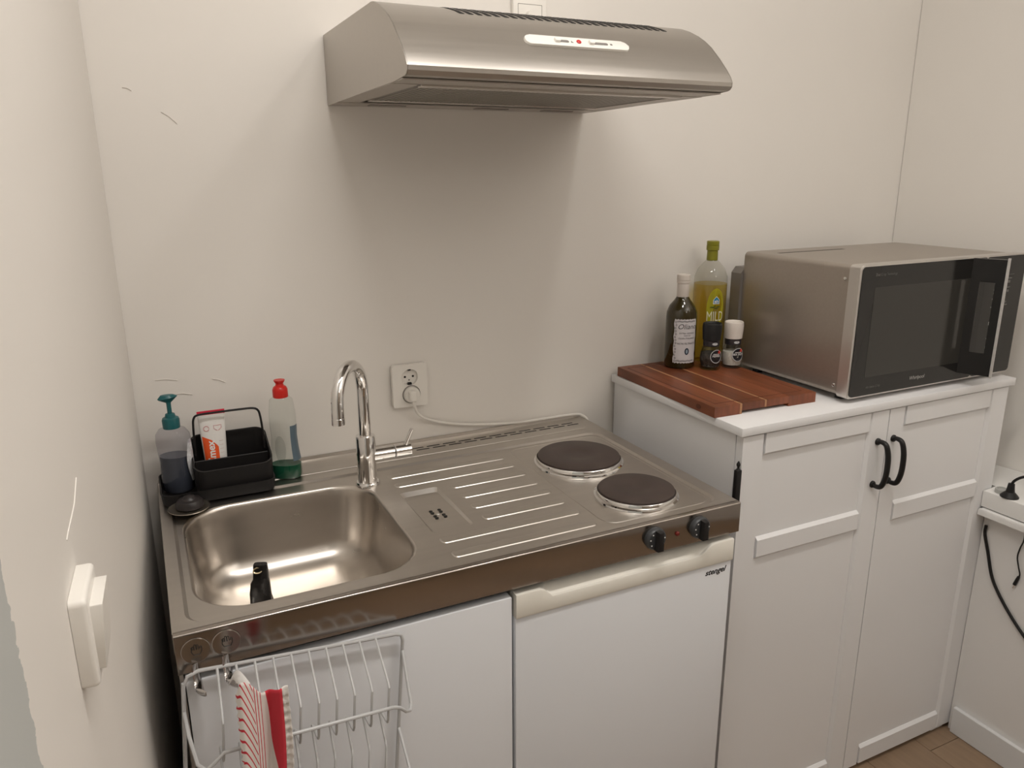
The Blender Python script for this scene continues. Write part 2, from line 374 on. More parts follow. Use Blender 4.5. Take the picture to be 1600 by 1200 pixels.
# hot plates
def hot_plate(cx, cy, r):
    p = obj('hot_plate', lathe([(r-.003, .0045), (r-.001, .010), (r-.001, .0155), (r-.004, .0172), (r*.36, .0172), (r*.32, .0160), (r*.05, .0158), (0, .0158)], (cx, cy, ZR), 56), IRON, W, angle=30)
    obj('plate_rim', lathe([(r-.0008, .011), (r+.0015, .0125), (r+.003, .0105), (r+.0035, .005), (r+.0075, .0032), (r+.0085, .0002), (r-.002, .0002)], (cx, cy, ZR), 56, cap=False), CHROME, p)
hot_plate(.8365, -.271, .0905); hot_plate(.8445, -.479, .0755)
hob = rrect(.722, .962, -.568, -.14, .03, 4)
obj('hob_outline', loft([[(*p, ZR-.0001) for p in hob], [(*p, ZR+.0008) for p in rrect(.7235, .9605, -.5665, -.1415, .0285, 4)], [(*p, ZR-.0001) for p in rrect(.725, .959, -.565, -.143, .027, 4)]]), STEEL, W)
# knobs on the apron
KN = mat('knob_plastic', (.045, .047, .050), .38); PRINT = mat('white_print', (.85, .84, .82), .5)
def knob(cx, rot):
    M0 = frame_m((cx, -.6021, .8705), *FRONT)
    k = obj('control_knob', lathe([(0.0215, 0), (.0215, .004), (.0205, .008), (.0185, .0105), (.0125, .0115), (0, .0115)], n=32, bm=None), KN, None)
    k.data.transform(Matrix.Translation((0, 0, 0)))
    k.data.transform(M0.to_3x3().to_4x4()); k.location = M0.translation; 
    off = W.location; k.parent = W; k.location = k.location-off
    g = prism([(-.0065, -.0185), (.0065, -.0185), (.005, .0185), (-.005, .0185)], .008, .0235, bev=.002); xform(g, M0 @ Matrix.Rotation(rot, 4, 'Z'))
    obj('grip', g, BLACK, k)
    d = bmesh.new()
    for j in range(7):
        a = rot+PI/2+(j-3)*.72
        if abs(j-3) < 1: continue
        lathe([(0, .0114), (.0014, .0114), (.0014, .0118), (0, .0118)], (.0155*math.cos(a), .0155*math.sin(a), 0), 8, bm=d)
    xform(d, M0); obj('dial_mark', d, PRINT, k, smooth=False)
knob(.800, .0); knob(.9005, .0)
pl_ = lathe([(.0045, 0), (.0045, .0015), (.003, .003), (0, .0035)], n=16); xform(pl_, frame_m((.852, -.6021, .867), *FRONT)); obj('pilot_lamp', pl_, mat('red_lens', (.16, .02, .015), .25), W)
obj('support_panel', box(.9905, .9995, -.575, -.02, FZ+.0005, .866), mat('grey_steel', (.42, .395, .37), .4, .6), W)
obj('support_panel', box(.0005, .006, -.575, -.02, FZ+.0005, .866), mat('grey_steel', (.42, .395, .37), .4, .6), W)

# adhesive hooks with hand pictograms
def hand(parent, M0, s):
    ink = mat('black_print', (.02, .018, .016), .5)
    def ln(pts): return [(p[0]*s, p[1]*s, .0005) for p in pts]
    hb = bmesh.new()
    tube(ln([(-.75, .25), (-.8, -.35), (-.5, -.95), (.5, -.95), (.8, -.35), (.8, .45), (.62, .5), (.5, .1)]), .07*s, 5, bm=hb)
    for fx, top_ in ((-.52, .62), (-.17, .95), (.2, .85)):
        tube(ln([(fx-.17, 0), (fx-.17, top_-.1), (fx-.05, top_), (fx+.1, top_-.1), (fx+.13, 0)]), .07*s, 5, bm=hb)
    tube(ln([(-.75, .25), (-.85, .45), (-.66, .5), (-.6, .1)]), .07*s, 5, bm=hb)
    xform(hb, M0); obj('hand_print', hb, ink, parent, smooth=False)
def ad_hook(cx, cz, label, loop):
    t = thing('adhesive_hook', label, 'hook', (cx, -.603, cz), 'round steel hooks on the apron')
    M0 = frame_m((cx, -.6022, cz), *FRONT)
    d = lathe([(.0195, 0), (.0195, .0008), (.0185, .0014), (0, .0014)], n=36); xform(d, M0); p = obj('disc', d, MIRST, t, angle=8)
    hand(p, M0 @ Matrix.Translation((0.001, .002, .0012)), .0085)
    h = tube(catmull([(cx-.002, -.6042, cz-.0175), (cx-.003, -.606, cz-.031), (cx-.002, -.613, cz-.046), (cx-.001, -.627, cz-.0505), (cx, -.640, cz-.045), (cx, -.645, cz-.036)], 5), .0085 if loop else .0075, 12, flat=.25)
    obj('hook_arm', h, mat('hook_steel', (.55, .53, .52), .12, 1.0), t)
ad_hook(.026, .872, 'round steel hook with hand symbol nearest the left wall', 0)
ad_hook(.0665, .8735, 'round steel hook with hand symbol holding the tea towel', 1)

# ================================================================== sink base cabinet and fridge
S = thing('sink_cabinet', 'white sink base cabinet with a plain door behind the wire rack', 'cabinet', (.26, -.3, FZ))
obj('body', box(.0075, .517, -.575, -.02, FZ+.0005, .738), WHITE, S)
obj('door', box(.008, .5145, -.6005, -.5785, FZ+.08, .8235, .0015), DOORW, S)
F = thing('fridge', 'small white built-in fridge under the hot plates', 'fridge', (.755, -.3, FZ))
obj('body', box(.522, .9885, -.560, -.03, FZ+.0005, .835, .003), WHITE, F)
dr = obj('door', box(.5205, .9875, -.602, -.5625, FZ+.05, .7825, .002), DOORW, F)
hx = [.5205+.467*k/60 for k in range(61)]
def sst(a, b_, x): t = min(1, max(0, (x-a)/(b_-a))); return t*t*(3-2*t)
lp = []
for x in hx:
    h = .8275-.0185*sst(.568, .592, x)*(1-sst(.905, .940, x)); k = (.8275-h)/.0185
    lp.append([(x, -.6045, .783), (x, -.6055, .786), (x, -.6055, h-.002), (x, -.6045, h), (x, -.6005, h+.0006), (x, -.599+.006*0, h-.001*k), (x, -.575, .829), (x, -.5625, .8305), (x, -.5625, .783)])
obj('door_grip', loft(lp, cap0=True, cap1=True), CREAM, dr, angle=40)
text('brand_print', 'stengel', .0165, BLACK, frame_m((.9485, -.6022, .7665), *FRONT), dr, shear=.35, bold=.00025, xs=1.04)

# ================================================================== cooker hood
H = thing('cooker_hood', 'curved stainless steel cooker hood on the back wall', 'cooker hood', (.695, 0, 1.64))
hp = [(-.0005, 1.770), (-.340, 1.770), (-.352, 1.7685), (-.378, 1.760), (-.405, 1.748), (-.425, 1.737), (-.443, 1.7245), (-.468, 1.7025), (-.489, 1.6815), (-.5005, 1.6685), (-.506, 1.659), (-.5055, 1.6525), (-.501, 1.6475), (-.494, 1.6455)]
HX0, HX1 = .3985, .9935
th = .0012
inner = [(y+.0015, z-.0015) for y, z in reversed(hp[1:-1])]
obj('shell', extr(hp+[(-.460, 1.6445), (-.460, 1.6465)]+inner+[(-.0005, 1.7685)], HX0+.0012, HX1-.0012), HOODM, H, angle=30)
side = hp+[(-.444, 1.6425), (-.20, 1.641), (-.0005, 1.640)]
for x0 in (HX0-.0004, HX1-.0008): obj('end_panel', extr(side, x0, x0+.0012), HOODM, H, angle=30)
GREYP = mat('grey_underside', (.52, .485, .445), .45, .6)
un = bmesh.new()
box(HX0+.001, HX1-.001, -.478, -.425, 1.6420, 1.6442, bm=un); box(HX0+.001, HX1-.001, -.075, -.001, 1.6402, 1.6424, bm=un)
box(HX0+.001, HX0+.045, -.425, -.075, 1.6412, 1.6434, bm=un); box(HX1-.045, HX1-.001, -.425, -.075, 1.6412, 1.6434, bm=un)
obj('bottom_frame', un, GREYP, H)
obj('inner_void', box(HX0+.045, HX1-.045, -.425, -.075, 1.668, 1.669), DARK, H)
ff = obj('grease_filter', box(HX0+.052, HX1-.052, -.415, -.12, 1.6436, 1.650), mat('filter_mesh', (.33, .31, .285), .55, .6, noise=(300, .3)), H)
FAL = mat('filter_alu', (.62, .59, .55), .35, .9)
obj('filter_frame', box(HX0+.048, HX1-.048, -.426, -.408, 1.6385, 1.6450, .001, 1), FAL, ff); obj('filter_frame', box(HX0+.048, HX1-.048, -.135, -.120, 1.6395, 1.6450, .001, 1), FAL, ff)
rib = box(HX0+.056, HX0+.0585, -.4075, -.1355, 1.6405, 1.6435); rme = bpy.data.meshes.new('filter_rib'); rib.to_mesh(rme); rib.free()
for v in rme.vertices: v.co.x -= HX0+.056
rme.materials.append(mat('filter_alu', (.62, .59, .55)))
for k in range(48):
    o = bpy.data.objects.new('filter_rib', rme); o.location = (HX0+.058+k*.0100, 0, 0); link(o, ff)
for x in (.47, .70, .86): obj('clip', box(x, x+.075, -.055, -.035, 1.6385, 1.6402, .0006, 1), mat('grey_clip', (.30, .275, .25), .4, .5), H)
# ventilation slots along the ridge
def on_hood(s):                              # s = y coordinate on the curved front
    for (y0, z0), (y1, z1) in zip(hp, hp[1:]):
        if y1 <= s <= y0: t = (s-y0)/(y1-y0) if y1 != y0 else 0; return z0+(z1-z0)*t
    return hp[-1][1]
for k in range(26):
    x = .512+k*.01585; b = bmesh.new(); ys = [-.345, -.352, -.365, -.378, -.3915]
    L = []
    for j, y in enumerate(ys):
        sx = .016*(j/4); L.append([(x+sx, y, on_hood(y)+.0007), (x+sx+.0080, y, on_hood(y)+.0007), (x+sx+.0080, y, on_hood(y)-.0008), (x+sx, y, on_hood(y)-.0008)])
    obj('vent_slot', loft(L, cap0=True, cap1=True, bm=b), DARK, H, smooth=False)
# control strip
sl = Vector((0, -.489+.443, 1.6815-1.7245)).normalized()
CM = frame_m((.7055, -.4605, 1.7095), (1, 0, 0), -sl)
cp = obj('control_panel', prism(rrect(-.0975, .0975, -.0115, .0115, .0112, 8), -.003, .0042, CM, bev=.0015), PLASTW, H)
GR = mat('slot_grey', (.20, .185, .17), .6)
obj('slider_slot', prism(rrect(-.044, -.018, -.003, .003, .0029, 4), .0041, .0046, CM), GR, cp); obj('slider_slot', prism(rrect(.020, .056, -.003, .003, .0029, 4), .0041, .0046, CM), GR, cp)
obj('slider', prism(rrect(-.045, -.035, -.0045, .0045, .0025, 4), .0042, .0085, CM, bev=.001), PLASTW, cp); obj('slider', prism(rrect(.019, .029, -.0045, .0045, .0025, 4), .0042, .0085, CM, bev=.001), PLASTW, cp)
li = lathe([(.0042, .0042), (.0042, .0055), (.003, .0065), (0, .007)], n=18); xform(li, CM @ Matrix.Translation((.0005, .0005, 0))); obj('indicator_light', li, mat('red_indicator', (.55, .02, .02), .25), cp)
obj('symbol', prism([(-.0145, -.0025), (-.010, -.0025), (-.0135, .0025)], .0042, .0045, CM), GR, cp); obj('symbol', prism([(.0605, -.002), (.0645, -.002), (.0645, .002), (.0605, .002)], .0042, .0045, CM), GR, cp)

# ================================================================== wall sockets and switch
def socket_face(parent, cx, cz, plugged):
    M0 = frame_m((cx, -.0125, cz), *FRONT)
    r_ = lathe([(.0205, .0), (.0205, .0008), (.0190, .0008), (.0182, -.007), (0, -.007)], n=32, cap=False); xform(r_, M0); s = obj('socket_well', r_, PLASTW, parent)
    hb = bmesh.new()
    for dx in (-.0095, .0095): lathe([(0, -.0069), (.0026, -.0069), (.0026, -.0064), (0, -.0064)], (dx, 0, 0), 10, bm=hb)
    lathe([(0, -.0069), (.0016, -.0069), (.0016, -.0064), (0, -.0064)], (0, -.008, 0), 8, bm=hb)
    prism([(-.005, -.0178), (.005, -.0178), (.004, -.013), (-.004, -.013)], -.006, -.001, bm=hb); prism([(-.003, .015), (.003, .015), (.003, .0178), (-.003, .0178)], -.006, -.001, bm=hb)
    xform(hb, M0); obj('contact', hb, BLACK, s, smooth=False)
D = thing('wall_socket', 'white double wall socket above the worktop', 'socket', (.542, 0, 1.0))
ob = rrect(-.041, .041, -.0495, .0495, .006, 4); M0 = frame_m((.542, -.0003, 1.0415), *FRONT)
pb = fill_holes(ob, [[(.0205*math.cos(2*PI*k/28), .020+.0205*math.sin(2*PI*k/28)) for k in range(28)]], .0125)
loft([[(*p, 0) for p in ob], [(*p, .0095) for p in ob], [(p[0]*.97, p[1]*.975, .0125) for p in ob]], bm=pb)
xform(pb, M0); obj('cover_plate', pb, PLASTW, D, angle=40)
socket_face(D, .542, 1.0615, False)
rg = lathe([(.0205, .0127), (.0215, .0131), (.0205, .0135), (.0195, .0131)], (0.002, -.0205, 0), 32, cap=False); xform(rg, M0); obj('socket_ring', rg, mat('grey_shadowline', (.25, .23, .21), .5), D)
# plug and flex
P = thing('power_plug', 'white plug with a white flex in the double socket', 'plug', (.546, -.013, 1.02))
pg = lathe([(0, .0138), (.0185, .0138), (.0185, .020), (.0165, .024), (.0, .0245)], (.002, -.0205, 0), 28); xform(pg, M0); bd = obj('plug_body', pg, PLASTW, P)
pg2 = box(-.0085, .0085, -.034, -.008, .018, .036, .005, 3); xform(pg2, M0); obj('plug_grip', pg2, PLASTW, P)
obj('flex', tube(catmull([(.543, -.030, 1.008), (.546, -.028, .996), (.557, -.018, .973), (.585, -.009, .953), (.631, -.0075, .937), (.697, -.0075, .9235), (.799, -.009, .9125), (.885, -.009, .9105), (.955, -.009, .9105), (.985, -.010, .909), (.998, -.016, .906), (1.0055, -.030, .895), (1.0065, -.036, .86), (1.0065, -.036, .80)], 7), .0032, 8), PLASTW, P)
# socket half hidden above the hood
D2 = thing('wall_socket', 'white wall socket half hidden above the cooker hood', 'socket', (.849, 0, 1.82))
M2 = frame_m((.849, -.0003, 1.832), *FRONT)
obj('cover_plate', prism(rrect(-.041, .041, -.041, .041, .004, 4), 0, .009, M2, bev=.002), PLASTW, D2)
obj('inset_outline', loft([[(*p, .0091) for p in rrect(-.0295, .0295, -.0295, .0275, .001, 1)], [(*p, .0097) for p in rrect(-.0290, .0290, -.029, .027, .001, 1)], [(*p, .0091) for p in rrect(-.0285, .0285, -.0285, .0265, .001, 1)]]) and xform(loft([[(*p, .0091) for p in rrect(-.0295, .0295, -.0295, .0275, .001, 1)], [(*p, .0097) for p in rrect(-.0290, .0290, -.029, .027, .001, 1)], [(*p, .0091) for p in rrect(-.0285, .0285, -.0285, .0265, .001, 1)]]), M2), mat('grey_shadowline', (.25, .23, .21)), D2)
xf = lathe([(.0, .0091), (.012, .0091), (.010, .020), (0, .021)], (0, .003, 0), 20); xform(xf, M2); obj('plug_face', xf, PLASTW, D2)
# light switch on the left wall
LW = Vector((.043, 1, 0)).normalized(); LN = Vector((1, -.043, 0)).normalized()
SW = thing('light_switch', 'white surface-mounted light switch on the left wall', 'switch', (LX(-.955), -.955, 1.10))
MS = frame_m((LX(-.955)+.0003, -.955, 1.142), LW, (0, 0, 1)); MS = Matrix((LW, Vector((0, 0, 1)), LN)).transposed().to_4x4(); MS.translation = Vector((LX(-.955)+.0003, -.955, 1.142))
obj('switch_box', prism(rrect(-.036, .036, -.041, .041, .006, 4), 0, .0135, MS, bev=.004, seg=3), PLASTW, SW)
rk = loft([[(*p, .013) for p in rrect(-.026, .026, -.030, .030, .002, 2)], [(p[0], p[1], .0195+(.0035 if p[1] > 0 else -.001)) for p in rrect(-.026, .026, -.030, .030, .002, 2)]], cap1=True); xform(rk, MS)
obj('rocker', rk, PLASTW, SW)

# ================================================================== faucet
FA = thing('kitchen_faucet', 'chrome swan-neck mixer tap behind the sink', 'faucet', (.387, -.188, ZR))
fx, fy = .387, -.188
obj('base_ring', lathe([(.0245, 0), (.0245, .004), (.0225, .007), (.020, .007)], (fx, fy, ZR), 32), CHROME, FA)
obj('body', lathe([(.0195, .0055), (.0195, .102), (.0185, .105), (.0125, .106)], (fx, fy, ZR), 36), CHROME, FA)
an = math.radians(233); dx, dy = math.cos(an), math.sin(an); Rr = .0605
sp_ = [(fx, fy, 1.0), (fx, fy, 1.04), (fx, fy, 1.075), (fx, fy, 1.098)]
for k in range(1, 16):
    t = PI*k/15; q = Rr*(1-math.cos(t)); sp_.append((fx+dx*q, fy+dy*q, 1.098+Rr*math.sin(t)))
sp_.append((fx+dx*2*Rr, fy+dy*2*Rr, 1.0735))
obj('spout', tube(sp_, .0118, 20), CHROME, FA)
ae = lathe([(.0122, 0), (.0122, .012), (.0118, .0125)], (fx+dx*2*Rr, fy+dy*2*Rr, 1.064), 24); obj('aerator', ae, CHROME, FA)
def cyl_x(x0, x1, y, z, r, n=28, bev=.0015):
    b = lathe([(0, 0), (r-bev, 0), (r, bev), (r, x1-x0-bev), (r-bev, x1-x0), (0, x1-x0)], n=n); xform(b, frame_m((x0, y, z), (0, 1, 0), (0, 0, 1))); return b
obj('mixer_arm', cyl_x(fx+.012, fx+.058, fy, .957, .0145), CHROME, FA)
hn = obj('mixer_handle', cyl_x(fx+.0588, fx+.094, fy, .957, .0148), CHROME, FA)
obj('lever', tube([(fx+.080, fy-.002, .965), (fx+.088, fy-.005, .984), (fx+.0955, fy-.008, 1.003)], .0042, 12), CHROME, hn)

# ================================================================== items behind the sink
CAD = thing('sink_caddy', 'black plastic sink caddy with wire handle beside the sink', 'caddy', (.105, -.08, Z))
def tray_loop(x0, x1, y0, y1, z, r): return [(*p, z) for p in rrect(x0, x1, y0, y1, r, 5)]
t0 = .9065
obj('tray', loft([tray_loop(.006, .212, -.144, -.012, Z+.0012, .02), tray_loop(.003, .215, -.147, -.009, Z+.024, .022), tray_loop(.006, .212, -.144, -.012, Z+.024, .02), tray_loop(.008, .210, -.141, -.014, Z+.006, .018)], cap0=True, cap1=True), BLACK, CAD, angle=40)
def bin_loop(ins, z0, z1, r=.022):
    return [(p[0], p[1], z0+(z1-z0)*((p[1]+.138)/.112)) for p in rrect(.066+ins, .214-ins, -.138+ins, -.026-ins, r-ins, 6)]
obj('bin', loft([bin_loop(.004, .907, .907), bin_loop(.001, .925, .925), bin_loop(0, .958, 1.000), bin_loop(.003, .958, 1.000), bin_loop(.005, .912, .912)], cap0=True, cap1=True), BLACK, CAD, angle=40)
obj('divider', box(.0705, .2095, -.0935, -.0905, .912, .966, .001, 1), BLACK, CAD)
obj('wire_handle', tube(catmull([(.0745, -.071, .97), (.0755, -.071, 1.0), (.0765, -.071, 1.030), (.079, -.071, 1.047), (.088, -.071, 1.0535), (.12, -.071, 1.0545), (.165, -.071, 1.0545), (.190, -.071, 1.0535), (.2, -.071, 1.048), (.2035, -.071, 1.034), (.206, -.071, 1.0), (.207, -.071, .966)], 5), .0022, 8), BLACK, CAD)
# hand soap
SB = thing('soap_dispenser', 'clear pump bottle of grey-blue hand soap with teal pump', 'bottle', (.038, -.078, Z+.007))
c = (.038, -.078, Z+.0075); rs = math.radians(-20)
CLEAR = clear_mat('clear_plastic', (.87, .865, .89)); CLEARG = clear_mat('clear_greenish_plastic', (.945, .96, .95))
prof = [(.0, 0), (.027, 0), (.030, .004), (.0305, .03), (.0295, .062), (.0315, .090), (.0325, .105), (.031, .118), (.024, .128), (.014, .1315), (.012, .134)]
obj('bottle', lathe(prof, c, 40, 1.0, .78, rot=rs, cap=False), CLEAR, SB, angle=60)
obj('liquid', lathe([(0, .001), (.026, .001), (.0288, .005), (.0292, .03), (.0283, .062), (.0288, .074), (0, .074)], c, 40, 1.0, .78, rot=rs), mat('grey_blue_soap', (.065, .075, .095), .12, noise=(6, .1)), SB, angle=60)
TEAL = mat('teal_plastic', (.010, .105, .115), .35)
pu = obj('pump_collar', lathe([(.0155, .130), (.0160, .146), (.0145, .150), (.010, .152), (.0085, .158), (.006, .159), (.0, .159)], c, 28), TEAL, SB)
obj('pump_stem', lathe([(.0042, .155), (.0042, .178), (.0050, .183)], c, 16), TEAL, SB)
pd = loft([[(c[0]+.0035*math.cos(t)*1.2, c[1]+.0035*math.sin(t), c[2]+.180) for t in [2*PI*k/20 for k in range(20)]],
           [(c[0]+.0165*math.cos(t)-.001, c[1]+.009*math.sin(t), c[2]+.1885+.002*math.cos(t)) for t in [2*PI*k/20 for k in range(20)]],
           [(c[0]+.0180*math.cos(t)-.001, c[1]+.010*math.sin(t), c[2]+.1905+.002*math.cos(t)) for t in [2*PI*k/20 for k in range(20)]],
           [(c[0]+.0120*math.cos(t)-.001, c[1]+.007*math.sin(t), c[2]+.1955) for t in [2*PI*k/20 for k in range(20)]]], cap0=True, cap1=True)
obj('pump_head', pd, TEAL, SB, angle=50)
lb = bmesh.new(); V = []
for j in range(13):
    z = .022+.085*j/12; hw = .20+.30*math.sin(PI*j/12)
    V.append([])
    for k in range(9):
        a = math.radians(-8)+(k/8-.5)*2*hw; rr_ = .0318+.0012*math.sin(PI*j/12)
        x_ = rr_*math.cos(a); y_ = rr_*math.sin(a)*.80
        V[-1].append(lb.verts.new((c[0]+x_*math.cos(rs)-y_*math.sin(rs), c[1]+x_*math.sin(rs)+y_*math.cos(rs), c[2]+z)))
for A_, B_ in zip(V, V[1:]):
    for k in range(8): lb.faces.new((A_[k], A_[k+1], B_[k+1], B_[k]))
obj('label', lb, mat('silver_label', (.62, .63, .65), .4, noise=(120, .35)), SB)
# toothpaste tube
TP = thing('toothpaste_tube', 'white and orange toothpaste tube standing in the caddy', 'toothpaste', (.112, -.066, .914))
TW = mat('tube_white', (.80, .78, .75), .35); TO = mat('tube_orange', (.82, .10, .018), .4); TR = mat('tube_red', (.62, .02, .05), .4)
tp0 = Vector((.112, -.066, .914)); tilt = Matrix.Translation(tp0) @ Matrix.Rotation(math.radians(-4), 4, 'X')
TL = .142
def tl(z):
    k = z/TL; wd = .0195+.0065*k; dp = .0155*(1-k)**.7+.0009
    return [(wd*math.cos(2*PI*i_/28), dp*math.sin(2*PI*i_/28), z) for i_ in range(28)]
bt = loft([tl(z) for z in [.016, .03, .05, .07, .09, .11, .125, .134]], cap0=True, cap1=True); xform(bt, tilt); tb = obj('tube_body', bt, TW, TP, angle=60)
ct_ = lathe([(.0115, 0), (.0135, .001), (.0125, .016), (0, .016)], n=20); xform(ct_, tilt); obj('cap', ct_, TO, TP)
cr = box(-.0260, .0260, -.0013, .0013, .1335, .142, .0004, 1); xform(cr, tilt); obj('crimp', cr, TR, TP)
def tube_front(x, z, off=.0006):
    k = z/TL; wd = .0195+.0065*k; dp = .0155*(1-k)**.7+.0009; xx = max(-.98, min(.98, x/wd)); return tilt @ Vector((x, -dp*math.sqrt(1-xx*xx)-off, z))
ob_ = bmesh.new(); gx = 12; gz = 16; V = {}
for i_ in range(gx+1):
    for j in range(gz+1):
        z = .018+.074*j/gz; x0 = -.0185-.0045*z/TL; x1 = .004+.010*(1-z/.1)*0+.003-(.012*max(0, (z-.075)/.017))
        if i_ == 0: pass
        V[i_, j] = ob_.verts.new(tube_front(x0+(x1-x0)*i_/gx, z-.010*(i_/gx)*max(0, (z-.05)/.05), .0007))
for i_ in range(gx):
    for j in range(gz): ob_.faces.new((V[i_, j], V[i_+1, j], V[i_+1, j+1], V[i_, j+1]))
og = obj('orange_print', ob_, TO, tb)
et = text_bm('elmex', .0195, bold=.0005, depth=.0, xs=1.0)
for v in et.verts:
    x, y = v.co.x, v.co.y; v.co = tube_front(-.003-y-.0035, .058+x, .0013)
obj('lettering', et, PRINT, og, smooth=False)
def arc_print(pts, r): 
    b = bmesh.new(); tube([tube_front(px, pz, .0008) for px, pz in pts], r, 5, bm=b); return b
obj('ring_print', arc_print([(-.012+.005*math.cos(t/2), .107+.005*math.sin(t/2)) for t in range(13)], .00035), TR, tb, smooth=False)
obj('tooth_print', arc_print([(.008, .101), (.002, .106), (.002, .112), (.009, .1115), (.016, .112), (.016, .106), (.010, .101)], .0003), TR, tb, smooth=False)
for z in (.048, .056, .064, .072, .080): obj('small_print', arc_print([(.009, z), (.0165, z)], .00025), mat('pink_print', (.62, .42, .40), .5), tb, smooth=False)
# washing-up liquid
DS = thing('dish_soap_bottle', 'nearly empty clear dish soap bottle with red cap and green liquid', 'bottle', (.245, -.083, Z))
c = (.245, -.083, Z+.0003); rs = math.radians(-24)
def dl(z, wx, wy): return [(c[0]+(wx*math.copysign(abs(math.cos(t))**.8, math.cos(t))*math.cos(rs)-wy*math.copysign(abs(math.sin(t))**.8, math.sin(t))*math.sin(rs)), c[1]+(wx*math.copysign(abs(math.cos(t))**.8, math.cos(t))*math.sin(rs)+wy*math.copysign(abs(math.sin(t))**.8, math.sin(t))*math.cos(rs)), c[2]+z) for t in [2*PI*k/40 for k in range(40)]]
PR = [(.0, .029, .019), (.004, .0315, .021), (.02, .0315, .021), (.04, .030, .0205), (.065, .0270, .019), (.09, .0255, .018), (.115, .0265, .0185), (.135, .0265, .0185), (.155, .0245, .0175), (.168, .0225, .0165), (.1725, .017, .015), (.174, .0135, .0135)]
obj('bottle', loft([dl(*p) for p in PR], cap0=True), CLEARG, DS, angle=60)
obj('liquid', loft([dl(.0015, .028, .018), dl(.005, .0300, .0198), dl(.02, .0300, .0198), dl(.030, .0295, .0194)], cap0=True, cap1=True), mat('green_soap', (.008, .075, .040), .08), DS, angle=50)
RED = mat('red_cap', (.60, .018, .012), .3)
cp_ = obj('cap', lathe([(.0148, .173), (.0152, .176), (.0150, .189), (.0128, .194), (.0085, .197), (.0075, .201), (.0105, .206), (.0110, .2085), (.0, .2085)], c, 30), RED, DS)
lo_ = bmesh.new(); n_ = 20; ctr = []
for k in range(n_):
    t = 2*PI*k/n_; ang = math.radians(-100)+.42*math.cos(t); z = .066+.030*math.sin(t); wx = .0277; wy = .0196
    px, py = wx*math.cos(ang), wy*math.sin(ang)
    ctr.append(lo_.verts.new((c[0]+px*math.cos(rs)-py*math.sin(rs), c[1]+px*math.sin(rs)+py*math.cos(rs)-.0012, c[2]+z)))
lo_.faces.new(ctr); obj('label', lo_, clear_mat('faint_label', (.80, .815, .81), .2), DS, smooth=False)
bk = loft([dl(z, wx+.0003, wy+.0003)[34:40]+dl(z, wx+.0003, wy+.0003)[0:2] for z, wx, wy in PR[3:7]], closed=False); obj('back_label', bk, mat('blue_label', (.10, .145, .18), .4), DS)
# drain plug on a steel dish
SP = thing('sink_strainer', 'round steel sink strainer with a black rubber plug in the back left corner', 'strainer', (.049, -.172, Z))
obj('strainer_rim', lathe([(.0, .001), (.018, .001), (.020, .004), (.034, .0055), (.0365, .0065), (.037, .0055), (.034, .0035), (.0, .0002)], (.049, -.176, Z+.0028), 40), mat('dull_steel', (.44, .40, .34), .35, 1.0, noise=(20, .15)), SP)
obj('rubber_plug', lathe([(.022, .004), (.025, .006), (.0245, .014), (.021, .019), (.013, .0205), (.010, .025), (.006, .027), (0, .027)], (.051, -.172, Z+.003), 32), mat('black_rubber', (.022, .018, .018), .4, noise=(30, .2)), SP)
# black piece in the basin
bx, by = .144, -.352
bl_ = []
for z, wx, wy, ox in ((0, .016, .010, .001), (.010, .0185, .012, 0), (.03, .019, .0125, -.001), (.052, .0175, .0115, -.001), (.070, .0165, .010, 0), (.078, .0135, .009, .002), (.100, .0125, .008, .003), (.106, .0115, .007, .003)):
    L = []
    for k in range(24):
        t = 2*PI*k/24; j = 1+(.07*math.sin(5*t+z*160) if z < .06 else 0)+random.uniform(-.02, .02)*(z < .06)
        cx_ = math.copysign(abs(math.cos(t))**.55, math.cos(t)); sy_ = math.copysign(abs(math.sin(t))**.55, math.sin(t))
        px, py = wx*cx_*j+ox, wy*sy_*j
        L.append((bx+px*.9+py*.4, by-px*.4+py*.9, ZR-.1485+z))
    bl_.append(L)
BT = thing('plastic_stopper', 'small black plastic piece with glossy tip standing in the sink', 'stopper', (bx, by, ZR-.1485))
obj('stopper_body', loft(bl_, cap0=True, cap1=True), mat('wet_black_plastic', (.012, .011, .011), .18, bump=(90, .5, .002)), BT, angle=50)
obj('stopper_ring', tube([(bx-.003+.0075*math.cos(t*PI/12), by-.0082+.0015*math.sin(t*PI/12), ZR-.1485+.098+.004*math.sin(t*PI/12)) for t in range(24)], .0013, 6, closed=True), mat('brass_ring', (.7, .6, .4), .15, 1.0), BT)

